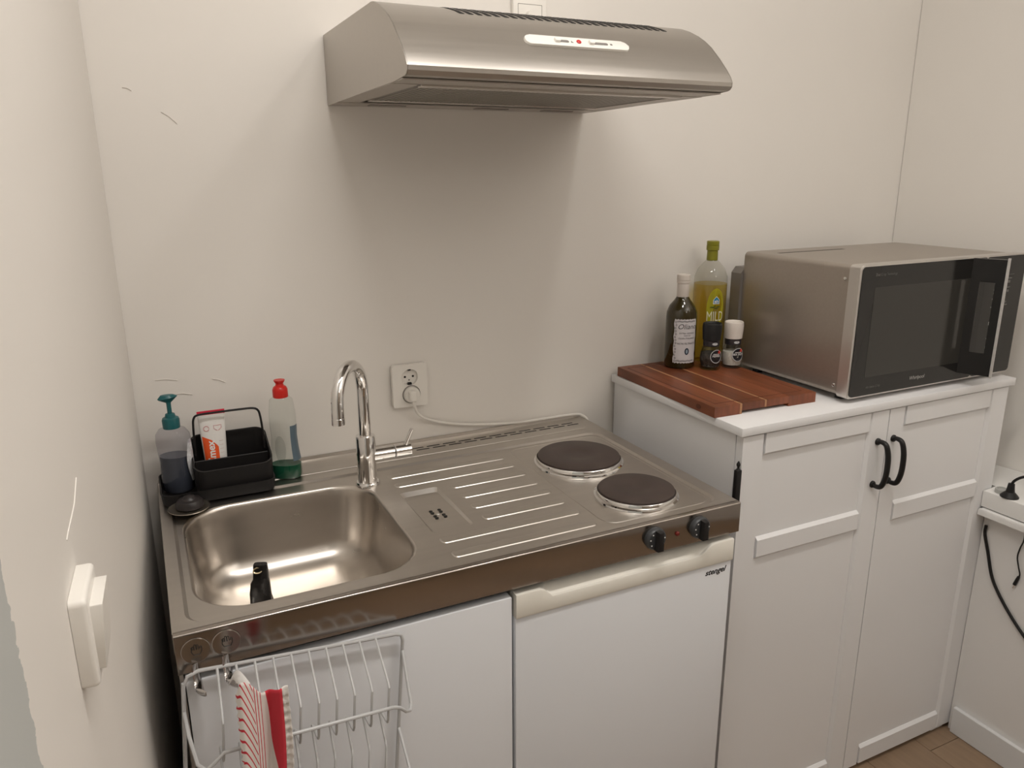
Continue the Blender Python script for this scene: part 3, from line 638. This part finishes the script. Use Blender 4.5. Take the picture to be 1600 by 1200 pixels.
# ================================================================== dish rack hung on the door
RK = thing('dish_rack', 'white wire dish rack hanging tilted in front of the sink cabinet', 'dish rack', (.16, -.63, .52))
WIRE = mat('white_wire', (.50, .50, .50), .35)
RA = math.radians(5.0); R0 = Vector((.058, -.610, .8415))
def rk(a, b_, d): return (R0.x+a*math.cos(RA)-b_*math.sin(RA), R0.y-d, R0.z-a*math.sin(RA)-b_*math.cos(RA))
A0, A1, BH = -.052, .264, .36
fr_ = [(A0+.02, 0, 0), (A1-.012, 0, 0), (A1-.003, .003, 0), (A1, .012, 0), (A1, .18, 0), (A1, BH-.01, 0), (A1-.01, BH, 0), (A0+.01, BH, 0), (A0, BH-.01, 0), (A0, .18, 0), (A0, .022, 0), (A0+.006, .006, 0)]
obj('rack_frame', tube([rk(*p) for p in fr_], .0029, 8, closed=True), WIRE, RK)
for k in range(10):
    a = -.008+k*.0253
    obj('wire', tube([rk(a, 0, .002), rk(a, .032, .072), rk(a, .036, .0765), rk(a, .088, .0785), rk(a, .094, .076), rk(a, .096, .070), rk(a, .100, .040), rk(a, .103, .035), rk(a, .108, .037), rk(a, .132, .072), rk(a, .137, .076), rk(a, .20, .078), rk(a, .205, .074), rk(a, .26, .0)], .0020, 6), WIRE, RK)
obj('cross_wire', tube([rk(A0, .015, .0), rk(A0, .058, .004), rk(A0+.004, .074, .038), rk(A0+.012, .092, .075), rk(A0+.022, .096, .084), rk(A0+.032, .088, .084), rk(-.008, .076, .083), rk(.05, .073, .083), rk(.15, .069, .083), rk(.226, .066, .083), rk(.236, .070, .082), rk(.248, .084, .075), rk(A1-.006, .092, .065), rk(A1, .090, .052), rk(A1, .070, .035), rk(A1, .030, .002)], .0027, 8), WIRE, RK)
obj('cross_wire', tube([rk(A0, .16, 0), rk(A0+.03, .20, .083), rk(.05, .19, .083), rk(.15, .19, .083), rk(.226, .19, .083), rk(A1, .20, .06), rk(A1, .17, .002)], .0026, 8), WIRE, RK)

# ================================================================== tea towel
TT = thing('tea_towel', 'white tea towel with red stripes hanging from the steel hook', 'towel', (.095, -.655, .55))
def towel_mat():
    m = bpy.data.materials.new('striped_cloth'); m.use_nodes = True; nt = m.node_tree; b = nt.nodes['Principled BSDF']; b.inputs['Roughness'].default_value = .9
    uv = nt.nodes.new('ShaderNodeUVMap'); uv.uv_map = 'UVMap'; sp = nt.nodes.new('ShaderNodeSeparateXYZ'); nt.links.new(uv.outputs[0], sp.inputs[0])
    cr = nt.nodes.new('ShaderNodeValToRGB'); cr.color_ramp.interpolation = 'CONSTANT'
    W_ = (.78, .74, .70, 1); R_ = (.60, .035, .055, 1); P_ = (.66, .33, .33, 1)
    st = [(0, W_), (.335, R_), (.35, W_), (.385, R_), (.40, W_), (.445, R_), (.46, W_), (.62, R_), (.86, W_)]
    el = cr.color_ramp.elements; el[0].position = 0; el[0].color = W_; el[1].position = st[1][0]; el[1].color = st[1][1]
    for p, c_ in st[2:]: e = el.new(p); e.color = c_
    nt.links.new(sp.outputs['X'], cr.inputs[0])
    # fine diagonal stripes on the turned-over left edge
    wv = nt.nodes.new('ShaderNodeMath'); wv.operation = 'MULTIPLY_ADD'; wv.inputs[1].default_value = -.55
    nt.links.new(sp.outputs['X'], wv.inputs[0]); nt.links.new(sp.outputs['Y'], wv.inputs[2])
    ml = nt.nodes.new('ShaderNodeMath'); ml.operation = 'MULTIPLY'; ml.inputs[1].default_value = 19; nt.links.new(wv.outputs[0], ml.inputs[0])
    frc = nt.nodes.new('ShaderNodeMath'); frc.operation = 'FRACT'; nt.links.new(ml.outputs[0], frc.inputs[0])
    lt = nt.nodes.new('ShaderNodeMath'); lt.operation = 'LESS_THAN'; lt.inputs[1].default_value = .24; nt.links.new(frc.outputs[0], lt.inputs[0])
    l2 = nt.nodes.new('ShaderNodeMath'); l2.operation = 'LESS_THAN'; l2.inputs[1].default_value = .32; nt.links.new(sp.outputs['X'], l2.inputs[0])
    ms = nt.nodes.new('ShaderNodeMath'); ms.operation = 'MULTIPLY'; nt.links.new(lt.outputs[0], ms.inputs[0]); nt.links.new(l2.outputs[0], ms.inputs[1])
    mx = nt.nodes.new('ShaderNodeMix'); mx.data_type = 'RGBA'; nt.links.new(ms.outputs[0], mx.inputs[0]); nt.links.new(cr.outputs[0], mx.inputs[6]); mx.inputs[7].default_value = R_
    nt.links.new(mx.outputs[2], b.inputs['Base Color'])
    nz = nt.nodes.new('ShaderNodeTexNoise'); nz.inputs['Scale'].default_value = 900
    bp = nt.nodes.new('ShaderNodeBump'); bp.inputs['Strength'].default_value = .3; bp.inputs['Distance'].default_value = .0006
    nt.links.new(nz.outputs['Fac'], bp.inputs['Height']); nt.links.new(bp.outputs[0], b.inputs['Normal']); return m
nu, nv = 90, 60; tb_ = bmesh.new(); uvl = tb_.loops.layers.uv.new('UVMap'); V = {}; UVC = {}
for i_ in range(nu+1):
    s = i_/nu
    for j in range(nv+1):
        t = j/nv
        L_, R_ = .065-.004*math.sin(t*2)+.003*t, .1325-.010*sst(.2, .9, t)-.002
        x = L_+(R_-L_)*s
        topz = .878-.026*sst(.10, .62, s)-.010*sst(.10, 0, s)+.003*math.sin(s*9)-.006*sst(.12, 0, s); z = topz+(.560-topz)*t
        fold = .012*math.sin(s*PI*2.2+.4)+.004*math.sin(s*17+t*3)
        if s > .86: z -= 0; 
        y = -.708-fold*(.5+.5*t)-.006*sst(.6, .75, s)*(1-sst(.8, .95, s))-.004*math.sin(t*5+s*3)
        if s > .88: y += .0022*math.sin(j*2.2)
        if s < .05: x += .0012*math.sin(j*2.9)
        V[i_, j] = tb_.verts.new((x, y, z)); bd = min(.84, .56+.018*math.sin(t*16)+.40*t**1.3); UVC[V[i_, j]] = ((s if s < .47 else .47+(s-.47)/(bd-.47)*.15 if s < bd else .62+(s-bd)/(.87-bd)*.24 if s < .87 else .86+(s-.87)/.13*.14), t)
for i_ in range(nu):
    for j in range(nv):
        f = tb_.faces.new((V[i_, j], V[i_+1, j], V[i_+1, j+1], V[i_, j+1]))
        for l in f.loops: l[uvl].uv = UVC[l.vert]
cl = obj('cloth', tb_, towel_mat(), TT, angle=80)
so = cl.modifiers.new('thickness', 'SOLIDIFY'); so.thickness = .0018
obj('hanging_loop', tube(catmull([(.0650, -.632, .8295), (.066, -.646, .8420), (.069, -.668, .8620), (.073, -.692, .8720), (.080, -.708, .8660)], 5), .0065, 10, flat=.25), mat('loop_tape', (.70, .68, .66), .8), TT)

# ================================================================== tall white cabinet
C = thing('storage_cabinet', 'tall white panelled cabinet under the microwave', 'cabinet', (1.54, -.24, FZ))
CT = 1.0003
obj('cabinet_top', box(1.0924, 1.9885, -.4932, -.002, CT-.019, CT, .0012), WHITE, C)
for x0, x1 in ((1.1015, 1.1195), (1.957, 1.975)): obj('side_panel', box(x0, x1, -.4655, -.004, FZ+.0005, CT-.0195), WHITE, C)
obj('back_panel', box(1.12, 1.9565, -.012, -.005, FZ+.06, CT-.0195), WHITE, C); obj('bottom_shelf', box(1.12, 1.9565, -.4655, -.0125, -.02, 0), WHITE, C)
for x in (1.515, 1.905): obj('foot', box(x, x+.05, -.478, -.43, FZ+.0005, -.0205, .002), WHITE, C)
YF = -.487
def cab_door(x0, x1, sl_, sr_, hxp, mirror):
    d = obj('door', box(x0, x1, YF+.008, -.4665, -.028, CT-.0225, .0008, 1), WHITE, C)
    d.name = 'door'
    def piece(nm, a, b_, z0, z1, ed):
        bm = box(a, b_, YF, YF+.0079, z0, z1)
        E_ = [e for e in bm.edges if all(abs(v.co.y-YF) < 1e-6 for v in e.verts) and any(all(abs(getattr(v.co, ax)-val) < 1e-6 for v in e.verts) for ax, val in ed)]
        if E_: bmesh.ops.bevel(bm, geom=E_, offset=.0068, segments=1, affect='EDGES')
        obj(nm, bm, WHITE, d, smooth=False)
    zt = CT-.0225
    piece('stile', x0, sl_, -.028, zt, [('x', sl_)]); piece('stile', sr_, x1, -.028, zt, [('x', sr_)])
    piece('rail', sl_+.0002, sr_-.0002, .926, zt, [('z', .926)]); piece('rail', sl_+.0002, sr_-.0002, .682, .735, [('z', .682), ('z', .735)]); piece('rail', sl_+.0002, sr_-.0002, -.028, .026, [('z', .026)])
    # bow handle
    hz0, hz1 = .798, .904
    hb = tube(catmull([(hxp, YF, hz1), (hxp, YF-.012, hz1+.002), (hxp+.001, YF-.024, hz1-.003), (hxp+.002, YF-.031, hz1-.025), (hxp+.002, YF-.033, (hz0+hz1)/2), (hxp+.002, YF-.031, hz0+.025), (hxp+.001, YF-.024, hz0+.003), (hxp, YF-.012, hz0-.002), (hxp, YF, hz0)], 6), lambda t: .0048+.0018*math.sin(t*PI), 12)
    for hz in (hz0, hz1):
        ro = lathe([(.0085, 0), (.0085, .003), (.0065, .0055), (0, .0055)], n=18); xform(ro, frame_m((hxp, YF-.0001, hz), *FRONT)); merge(hb, ro)
    obj('handle', hb, mat('black_iron', (.012, .011, .011), .38, .2), d)
cab_door(1.1025, 1.5390, 1.1655, 1.4785, 1.510, False)
cab_door(1.5415, 1.9745, 1.5985, 1.9085, 1.562, True)
ST = thing('black_marker', 'slim black stick with pointed tip upright against the left side of the white cabinet', 'marker', (1.083, -.487, .80))
obj('barrel', box(1.0875, 1.1013, -.4925, -.4815, .80, .9085, .0025), BLACK, ST)
obj('tip', lathe([(.0050, 0), (.0026, .003), (.0024, .006), (.0042, .010), (.0040, .013), (.0015, .018), (0, .0195)], (1.0944, -.487, .9083), 14), BLACK, ST)

# ================================================================== cutting board
BZ = CT+.0003
CB = thing('cutting_board', 'reddish brown wooden cutting board on the white cabinet', 'cutting board', (1.237, -.22, BZ))
byaw = math.radians(-1.6); BMx = Matrix.Translation((1.0975, -.022, BZ)) @ Matrix.Rotation(byaw, 4, 'Z')
WD = mat('acacia', (.175, .052, .022), .38, noise=(16, .35), stretch=(5, .45, 1), rnd=.22, bump=(90, .1, .0005)); WP = mat('pale_sapwood', (.42, .21, .10), .42, noise=(14, .2), stretch=(5, .5, 1))
BT_ = .0235; BL = .390
def strip(x0, x1, m, notch):
    zf = .007 if notch else 0.0
    pf = [(0, 0), (-BL+.03, 0), (-BL+.012, zf), (-BL, zf), (-BL, BT_), (0, BT_)]
    b = extr(pf, x0+.00015, x1-.00015); bmesh.ops.bevel(b, geom=[e for e in b.edges if e.calc_length() > .2], offset=.0008, segments=1, affect='EDGES'); xform(b, BMx); obj('strip', b, m, CB)
for x0, x1, m, nch in ((0, .068, WD, 0), (.068, .074, WP, 0), (.074, .137, WD, 1), (.137, .142, WP, 1), (.142, .205, WD, 1), (.205, .285, WD, 0)): strip(x0, x1, m, nch)
GV = mat('groove_wood', (.10, .028, .012), .5)
for a in ((.016, .0185, -BL+.022, -.02), (.262, .2645, -BL+.022, -.02), (.016, .2645, -BL+.022, -BL+.0245), (.016, .2645, -.0225, -.02)):
    g = box(a[0], a[1], a[2], a[3], BT_-.001, BT_+.0002); xform(g, BMx); obj('juice_groove', g, GV, CB, smooth=False)
kn_ = lathe([(0, 0), (.0055, 0), (.0055, .0004), (0, .0004)], n=14, sx=1.5); xform(kn_, BMx @ frame_m((-.0001, -BL+.055, .011), (0, -1, 0), (0, 0, 1))); obj('knot', kn_, GV, CB, smooth=False)

# ================================================================== bottles and grinders
BB = BZ+BT_+.0003
VA = math.atan2(CAMP.y+.09, CAMP.x-1.27)          # direction from the bottles towards the room
OB = thing('olive_oil_bottle', 'dark glass olive oil bottle with white label and white cap', 'bottle', (1.246, -.082, BB))
c = (1.246, -.082, BB)
obj('glass', lathe([(.0, .0), (.036, 0), (.0388, .003), (.0388, .128), (.0378, .142), (.0315, .158), (.020, .172), (.0145, .181), (.0138, .19), (.0138, .232), (0, .232)], c, 44), mat('dark_olive_glass', (.034, .025, .006), .05, spec=.6, coat=.3), OB, angle=60)
obj('cap_sleeve', lathe([(.0142, .176), (.0150, .178), (.0150, .212), (.0145, .214)], c, 32, cap=False), mat('sleeve_white', (.66, .60, .55), .4), OB)
cb_ = bmesh.new(); lathe([(.0152, .214), (.0165, .215), (.0165, .221), (.0155, .2215), (.0168, .2225), (.0168, .2345), (.0160, .236), (0, .236)], c, 36, bm=cb_); obj('cap', cb_, mat('cap_white', (.70, .64, .58), .4), OB, angle=25)
la = VA+.36
lab = obj('label', patch(c, .0390, la, .78, BB+.016, BB+.128, 24, edge=.0012), mat('label_paper', (.66, .64, .66), .6, noise=(30, .04)), OB)
def ring_text(body, size, z, dx, m, parent, r=.0390, cc=None, ang=None, **k):
    b = text_bm(body, size, depth=0, **k)
    for v in b.verts: v.co.z = .0008; v.co.x += dx
    obj('lettering', wrap(b, cc or c, r, la if ang is None else ang, z), m, parent, smooth=False)
INK = mat('ink', (.03, .03, .04), .5)
ring_text('Oliano', .0185, BB+.109, .003, INK, lab, shear=.3); ring_text('EXTRA VERGINE', .0055, BB+.0925, .003, INK, lab); ring_text('OLIO DI', .0048, BB+.0865, .003, INK, lab)
ring_text('OLIVA ITALIANO', .0058, BB+.0795, .003, INK, lab); ring_text('NON FILTRATO', .0068, BB+.066, .003, INK, lab)
obj('oval_print', ellipse_patch(c, .0390, la, .004, BB+.046, .0058, .0088), mat('navy_ink', (.012, .022, .05), .5), lab, smooth=False)
obj('oval_mark', ellipse_patch(c, .0390, la, .004, BB+.046, .0026, .0055, th=.0009), mat('pale_blue_ink', (.35, .43, .5), .5), lab, smooth=False)
for k in range(14):
    zz = BB+.021+.100*k/13; obj('scroll_print', ellipse_patch(c, .0390, la, -.0262+.0012*math.sin(k*2.2), zz, .0022, .0026, inner=.6), INK, lab, smooth=False)
for k in range(12):
    xx = -.021+.044*k/11
    for zz in (BB+.0215, BB+.1225): obj('scroll_print', ellipse_patch(c, .0390, la, xx, zz+.0008*math.sin(k*2), .0024, .0018, inner=.55), INK, lab, smooth=False)
# tall oil bottle
MB = thing('oil_bottle', 'tall clear bottle of yellow MILD oil with green cap', 'bottle', (1.3555, -.055, BB)); c = (1.3555, -.055, BB)
PET = clear_mat('clear_pet', (.93, .93, .90))
obj('bottle', lathe([(.0, 0), (.039, 0), (.0428, .004), (.0428, .205), (.0418, .222), (.034, .242), (.020, .258), (.0125, .266), (.0118, .275), (.0118, .285)], c, 44, cap=False), PET, MB, angle=60)
OIL = clear_mat('yellow_oil', (.93, .82, .42))
obj('oil', lathe([(0, .001), (.0385, .001), (.0420, .005), (.0420, .2035), (.0, .2035)], c, 44), OIL, MB, angle=60)
GC = mat('olive_green_cap', (.21, .20, .014), .4)
cp_ = obj('cap', lathe([(.0132, .262), (.0142, .264), (.0136, .288), (.0160, .289), (.0160, .301), (.0150, .3015), (.0158, .3025), (.0158, .3105), (.0145, .312), (0, .312)], c, 36), GC, MB, angle=25)
ma_ = VA+.30; rl = .0430
lp_ = obj('label', ellipse_patch(c, rl, ma_, .003, BB+.142, .0235, .054, th=.0004), mat('yellow_green_label', (.42, .38, .012), .5), MB, smooth=False)
ring_text('MILD', .036, BB+.122, .003, mat('cream_print', (.80, .78, .55), .5), lp_, r=rl, ang=ma_, xs=.56)
BLU = mat('blue_logo', (.01, .22, .42), .4)
hs = bmesh.new(); pts = [(-.0085, -.008), (.0085, -.008), (.0085, .002), (.006, .006), (.000, .0125), (-.006, .006), (-.0085, .002)]
hs.faces.new([hs.verts.new((p[0]+.004, p[1], .0006)) for p in pts]); wrap(hs, c, rl, ma_, BB+.163); lg_ = obj('logo_edge', hs, PRINT, lp_, smooth=False)
hs = bmesh.new(); hs.faces.new([hs.verts.new((p[0]*.82+.004, p[1]*.82+.0004, .0009)) for p in pts]); wrap(hs, c, rl, ma_, BB+.163); obj('logo', hs, BLU, lp_, smooth=False)
b = text_bm('ah', .0115, depth=0, bold=.0003)
for v in b.verts: v.co.z = .0012; v.co.x += .004
obj('lettering', wrap(b, c, rl, ma_, BB+.162), PRINT, lp_, smooth=False)
LF = mat('leaf_print', (.08, .11, .015), .5)
for (lx, lz, rx, rz) in ((-.006, .1465, .006, .0018), (.004, .144, .005, .0016), (.010, .148, .005, .0018), (.000, .1495, .003, .0014), (-.004, .101, .006, .0018), (.006, .103, .006, .0018), (.000, .098, .004, .0016), (.011, .099, .004, .0015)):
    obj('leaf_print', ellipse_patch(c, rl, ma_, lx, BB+lz, rx, rz), LF, lp_, smooth=False)
# grinders
JAR = clear_mat('jar_glass', (.90, .91, .90))
def grinder(cx, cy, label, capm, fillm, nm):
    t = thing(nm, label, 'grinder', (cx, cy, BB), 'spice grinders on the cutting board'); c = (cx, cy, BB)
    obj('jar', lathe([(0, 0), (.023, 0), (.0250, .002), (.0252, .010), (.0235, .013), (.0262, .020), (.0268, .030), (.0255, .042), (.0215, .054), (.0190, .062), (.0190, .068)], c, 36, cap=False), JAR, t, angle=60)
    obj('contents', lathe([(0, .008), (.022, .008), (.0248, .020), (.0256, .030), (.0240, .042), (.012, .0435), (0, .044)], c, 36), fillm, t, angle=60)
    obj('collar_band', lathe([(.0195, .060), (.0203, .061), (.0203, .074), (.0195, .075)], c, 36, cap=False), mat('dark_band', (.035, .030, .034), .35, noise=(60, .4)), t)
    obj('grinder_cap', lathe([(.0195, .0745), (.0222, .076), (.0226, .084), (.0236, .094), (.0244, .108), (.0234, .1165), (.0220, .1180), (.0207, .1165), (.0197, .113), (0, .112)], c, 40), capm, t, angle=30)
    a = VA+.52
    lb_ = obj('badge', ellipse_patch(c, .0272, a, 0, BB+.037, .0155, .0175, th=.0006), mat('badge_black', (.014, .014, .018), .4), t, smooth=False)
    obj('badge_ring', ellipse_patch(c, .0272, a, 0, BB+.037, .0155, .0175, th=.0009, inner=.90), mat('silver_print', (.55, .55, .56), .4), lb_, smooth=False)
    fl_ = bmesh.new(); fl_.faces.new([fl_.verts.new(p) for p in ((.003, .009, .0011), (.009, .006, .0011), (.012, .012, .0011), (.006, .0165, .0011))]); wrap(fl_, c, .0272, a, BB+.037); obj('red_flash', fl_, mat('red_flash', (.62, .05, .03), .4), lb_, smooth=False)
    for bd_, sz, zz in (('GRINDER', .0040, .0425), ('PEPPER' if nm == 'pepper_grinder' else 'SEA SALT', .0066, .0375)):
        ring_text(bd_, sz, BB+zz, 0, PRINT, lb_, r=.0272, cc=c, ang=a, bold=.0001)
    obj('band_print', ellipse_patch(c, .0204, VA+.35, .002, BB+.0675, .0075, .0035), mat('silver_print', (.55, .55, .56)), t, smooth=False)
grinder(1.2975, -.141, 'pepper grinder with black cap between the two oil bottles', mat('black_cap', (.016, .017, .018), .5), mat('peppercorns', (.050, .040, .032), .6, noise=(140, .9), bump=(220, 1.0, .004)), 'pepper_grinder')
grinder(1.3595, -.150, 'salt grinder with white cap beside the microwave', mat('white_cap', (.78, .72, .66), .45), mat('salt', (.66, .62, .56), .7, noise=(200, .1), bump=(300, .5, .002)), 'salt_grinder')

# ================================================================== microwave
MW = thing('microwave', 'silver microwave oven with black glass door', 'microwave', (1.7, -.28, CT))
X0, X1, YF0, YB0, Z0, Z1 = 1.4135, 1.988, -.469, -.106, 1.013, 1.3125
SIL = mat('silver_paint', (.40, .355, .31), .36, .75, noise=(200, .03)); SILF = mat('silver_trim', (.60, .57, .535), .3, .8)
def xz(poly, y0, y1, bev=0): return prism(poly, -y1, -y0, frame_m((0, 0, 0), (1, 0, 0), (0, 0, 1)), bev=bev)
obj('casing', xz(rrect(X0+.0045, X1-.0045, Z0+.001, Z1-.002, .012, 5), -.4375, YB0), SIL, MW, angle=30)
obj('front_frame', xz(rrect(X0, X1, Z0-.001, Z1, .010, 5), YF0+.0022, -.4385, bev=.002), SILF, MW, angle=30)
gl = obj('door_glass', xz(rrect(X0+.0065, 1.838, Z0+.003, Z1-.0035, .009, 5), YF0, YF0+.0021), GLOSSB, MW, angle=30)
ctl = obj('control_panel', xz(rrect(1.8385, X1-.0025, Z0+.003, Z1-.0035, .009, 5), YF0, YF0+.0021), mat('panel_black', (.026, .025, .023), .12, spec=.5), MW, angle=30)
obj('door_window', xz(rrect(1.462, 1.786, 1.058, 1.263, .004, 3), YF0-.0004, YF0-.0001), mat('window_mesh', (.040, .038, .034), .10, spec=.5), gl)
SP2 = mat('silver_lettering', (.42, .41, .39), .4); DIMP = mat('dim_lettering', (.14, .135, .125), .5)
text('brand_print', 'Whirlpool', .0125, SP2, frame_m((1.640, YF0-.0004, 1.0385), *FRONT), gl, shear=.15, depth=0)
text('print', 'Dual Crisp Technology', .0085, DIMP, frame_m((1.494, YF0-.0004, 1.290), *FRONT), gl, depth=0, xs=.85); text('print', '6th Sense Crisp', .0085, DIMP, frame_m((1.493, YF0-.0004, 1.0345), *FRONT), gl, depth=0, xs=.85)
# handle: wedge plate with a grip opening and a silver edge
HXB = 1.783; HXT = 1.812; YH = YF0-.062
def hpl(a, z, off): # a: 0 at door, 1 at edge
    x = HXB+(HXT-HXB)*a; y = YF0-.0005+(YH-YF0)*a; n = Vector((-(YH-YF0), (HXT-HXB), 0)).normalized(); return Vector((x, y, z))+n*off
hb = bmesh.new()
for (a0, a1, z0, z1) in ((0, .28, 1.033, 1.310), (.74, 1, 1.033, 1.310), (.28, .74, 1.033, 1.086), (.28, .74, 1.256, 1.310)):
    vs = [[hb.verts.new(hpl(a, z, o_)) for a, z in ((a0, z0), (a1, z0), (a1, z1), (a0, z1))] for o_ in (0, .010)]
    hb.faces.new(vs[0]); hb.faces.new(vs[1][::-1])
    for k in range(4): hb.faces.new((vs[0][k], vs[0][(k+1) % 4], vs[1][(k+1) % 4], vs[1][k]))
hd_ = obj('handle', hb, mat('handle_black', (.008, .008, .008), .22), MW, smooth=False)
he = bmesh.new(); q = [hpl(1, 0, -.001), hpl(1, 0, .0125), hpl(1.07, 0, .0125), hpl(1.07, 0, -.001)]
prism([(p.x, p.y) for p in q], 1.030, 1.313, bm=he); obj('handle_edge', he, mat('handle_silver', (.66, .65, .64), .3, .7), hd_, smooth=False)
# legends on the control panel
def leg(x, z, w_, h_): obj('legend', box(x-w_/2, x+w_/2, YF0-.0005, YF0-.0001, z-h_/2, z+h_/2), DIMP, ctl, smooth=False)
leg(1.905, 1.2635, .085, .0008)
for x, z, w_, h_ in ((1.885, 1.288, .012, .003), (1.893, 1.279, .022, .004), (1.882, 1.252, .010, .003), (1.882, 1.244, .010, .003), (1.930, 1.254, .020, .003), (1.931, 1.246, .009, .007), (1.882, 1.228, .010, .004), (1.882, 1.220, .010, .004), (1.930, 1.232, .016, .003), (1.931, 1.223, .008, .006), (1.882, 1.206, .014, .003), (1.884, 1.195, .008, .006), (1.882, 1.186, .016, .003), (1.926, 1.196, .012, .004), (1.926, 1.189, .022, .003), (1.882, 1.108, .012, .003), (1.918, 1.112, .008, .005), (1.882, 1.086, .010, .007), (1.918, 1.075, .018, .003), (1.918, 1.058, .018, .003), (1.876, 1.024, .010, .002)): leg(x, z, w_, h_)
obj('display_mark', box(1.877, 1.884, YF0-.0006, YF0-.0001, 1.142, 1.150), mat('bright_mark', (.6, .6, .58), .4), ctl, smooth=False)
# screws, vent, feet, rear bulge
for z in (1.2795, 1.0365):
    s_ = lathe([(.0045, 0), (.004, .0015), (.002, .0022), (0, .0022)], n=16); xform(s_, frame_m((X0+.0044, -.4255, z), (0, -1, 0), (0, 0, 1))); obj('screw', s_, CHROME, MW)
obj('top_vent', box(1.465, 1.69, -.180, -.168, Z1-.003, Z1-.0017), mat('vent_shadow', (.10, .085, .07), .6), MW, smooth=False)
for x in (1.45, 1.94):
    for y in (-.42, -.15): obj('foot', lathe([(.012, 0), (.012, .0125), (0, .0125)], (x, y, CT+.0003), 16), BLACK, MW)
obj('rear_bulge', xz([(1.4095, 1.04), (1.93, 1.04), (1.93, 1.27), (1.422, 1.27), (1.4095, 1.255)], -.1055, -.070), mat('rear_grey', (.22, .20, .18), .5, .4), MW, smooth=False)

# ================================================================== cables on the ledge
PK = thing('black_plug', 'black plug with bell-shaped foot standing on the white ledge', 'plug', (1.958, -.545, .7003)); c = (1.958, -.545, .7003)
obj('plug_body', lathe([(.0215, 0), (.0215, .002), (.0165, .008), (.0105, .014), (.0088, .024), (.0075, .036), (.0, .037)], c, 26), BLACK, PK)
obj('flex', tube(catmull([(1.958, -.545, .733), (1.960, -.549, .745), (1.966, -.560, .757), (1.975, -.575, .764), (1.99, -.60, .764), (2.01, -.64, .745), (2.02, -.68, .706), (2.02, -.75, .7035)], 6), .0035, 8), BLACK, PK)
GC_ = obj('grommet', lathe([(.0155, 0), (.0155, .010), (.0140, .0115), (.0115, .0115), (.011, .008), (0, .008)], (1.966, -.5195, .7003), 24), mat('grey_plastic', (.45, .45, .43), .5)); tag(GC_, 'small round grey cap on the white ledge', 'cap')
CK = tag(obj('power_cable', tube(catmull([(1.957, -.520, .652), (1.9575, -.5005, .60), (1.9605, -.4995, .575), (1.9605, -.515, .530), (1.9605, -.535, .470), (1.9605, -.560, .430), (1.9605, -.60, .385), (1.9605, -.645, .345), (1.9605, -.72, .29), (1.9605, -.80, .25)][1:], 6), .0040, 8), BLACK), 'black power cable drooping across the white ledge panel', 'cable')
DC = thing('charger_cable', 'thin black cable with a barrel plug dangling off the ledge', 'cable', (1.962, -.6, .46))
obj('flex', tube(catmull([(1.935, -.635, .7025), (1.9268, -.622, .690), (1.9268, -.615, .65), (1.9500, -.603, .605), (1.9605, -.592, .575), (1.9605, -.590, .55), (1.9605, -.597, .525), (1.9605, -.603, .508), (1.9605, -.602, .498)], 6), .0018, 7), BLACK, DC)
obj('connector', tube([(1.9600, -.602, .500), (1.9595, -.6, .492), (1.9595, -.5955, .474)], lambda t: .0032+.0012*t, 10), BLACK, DC)
obj('barrel', tube([(1.9595, -.5955, .474), (1.9595, -.5930, .464)], .0028, 10), CHROME, DC)
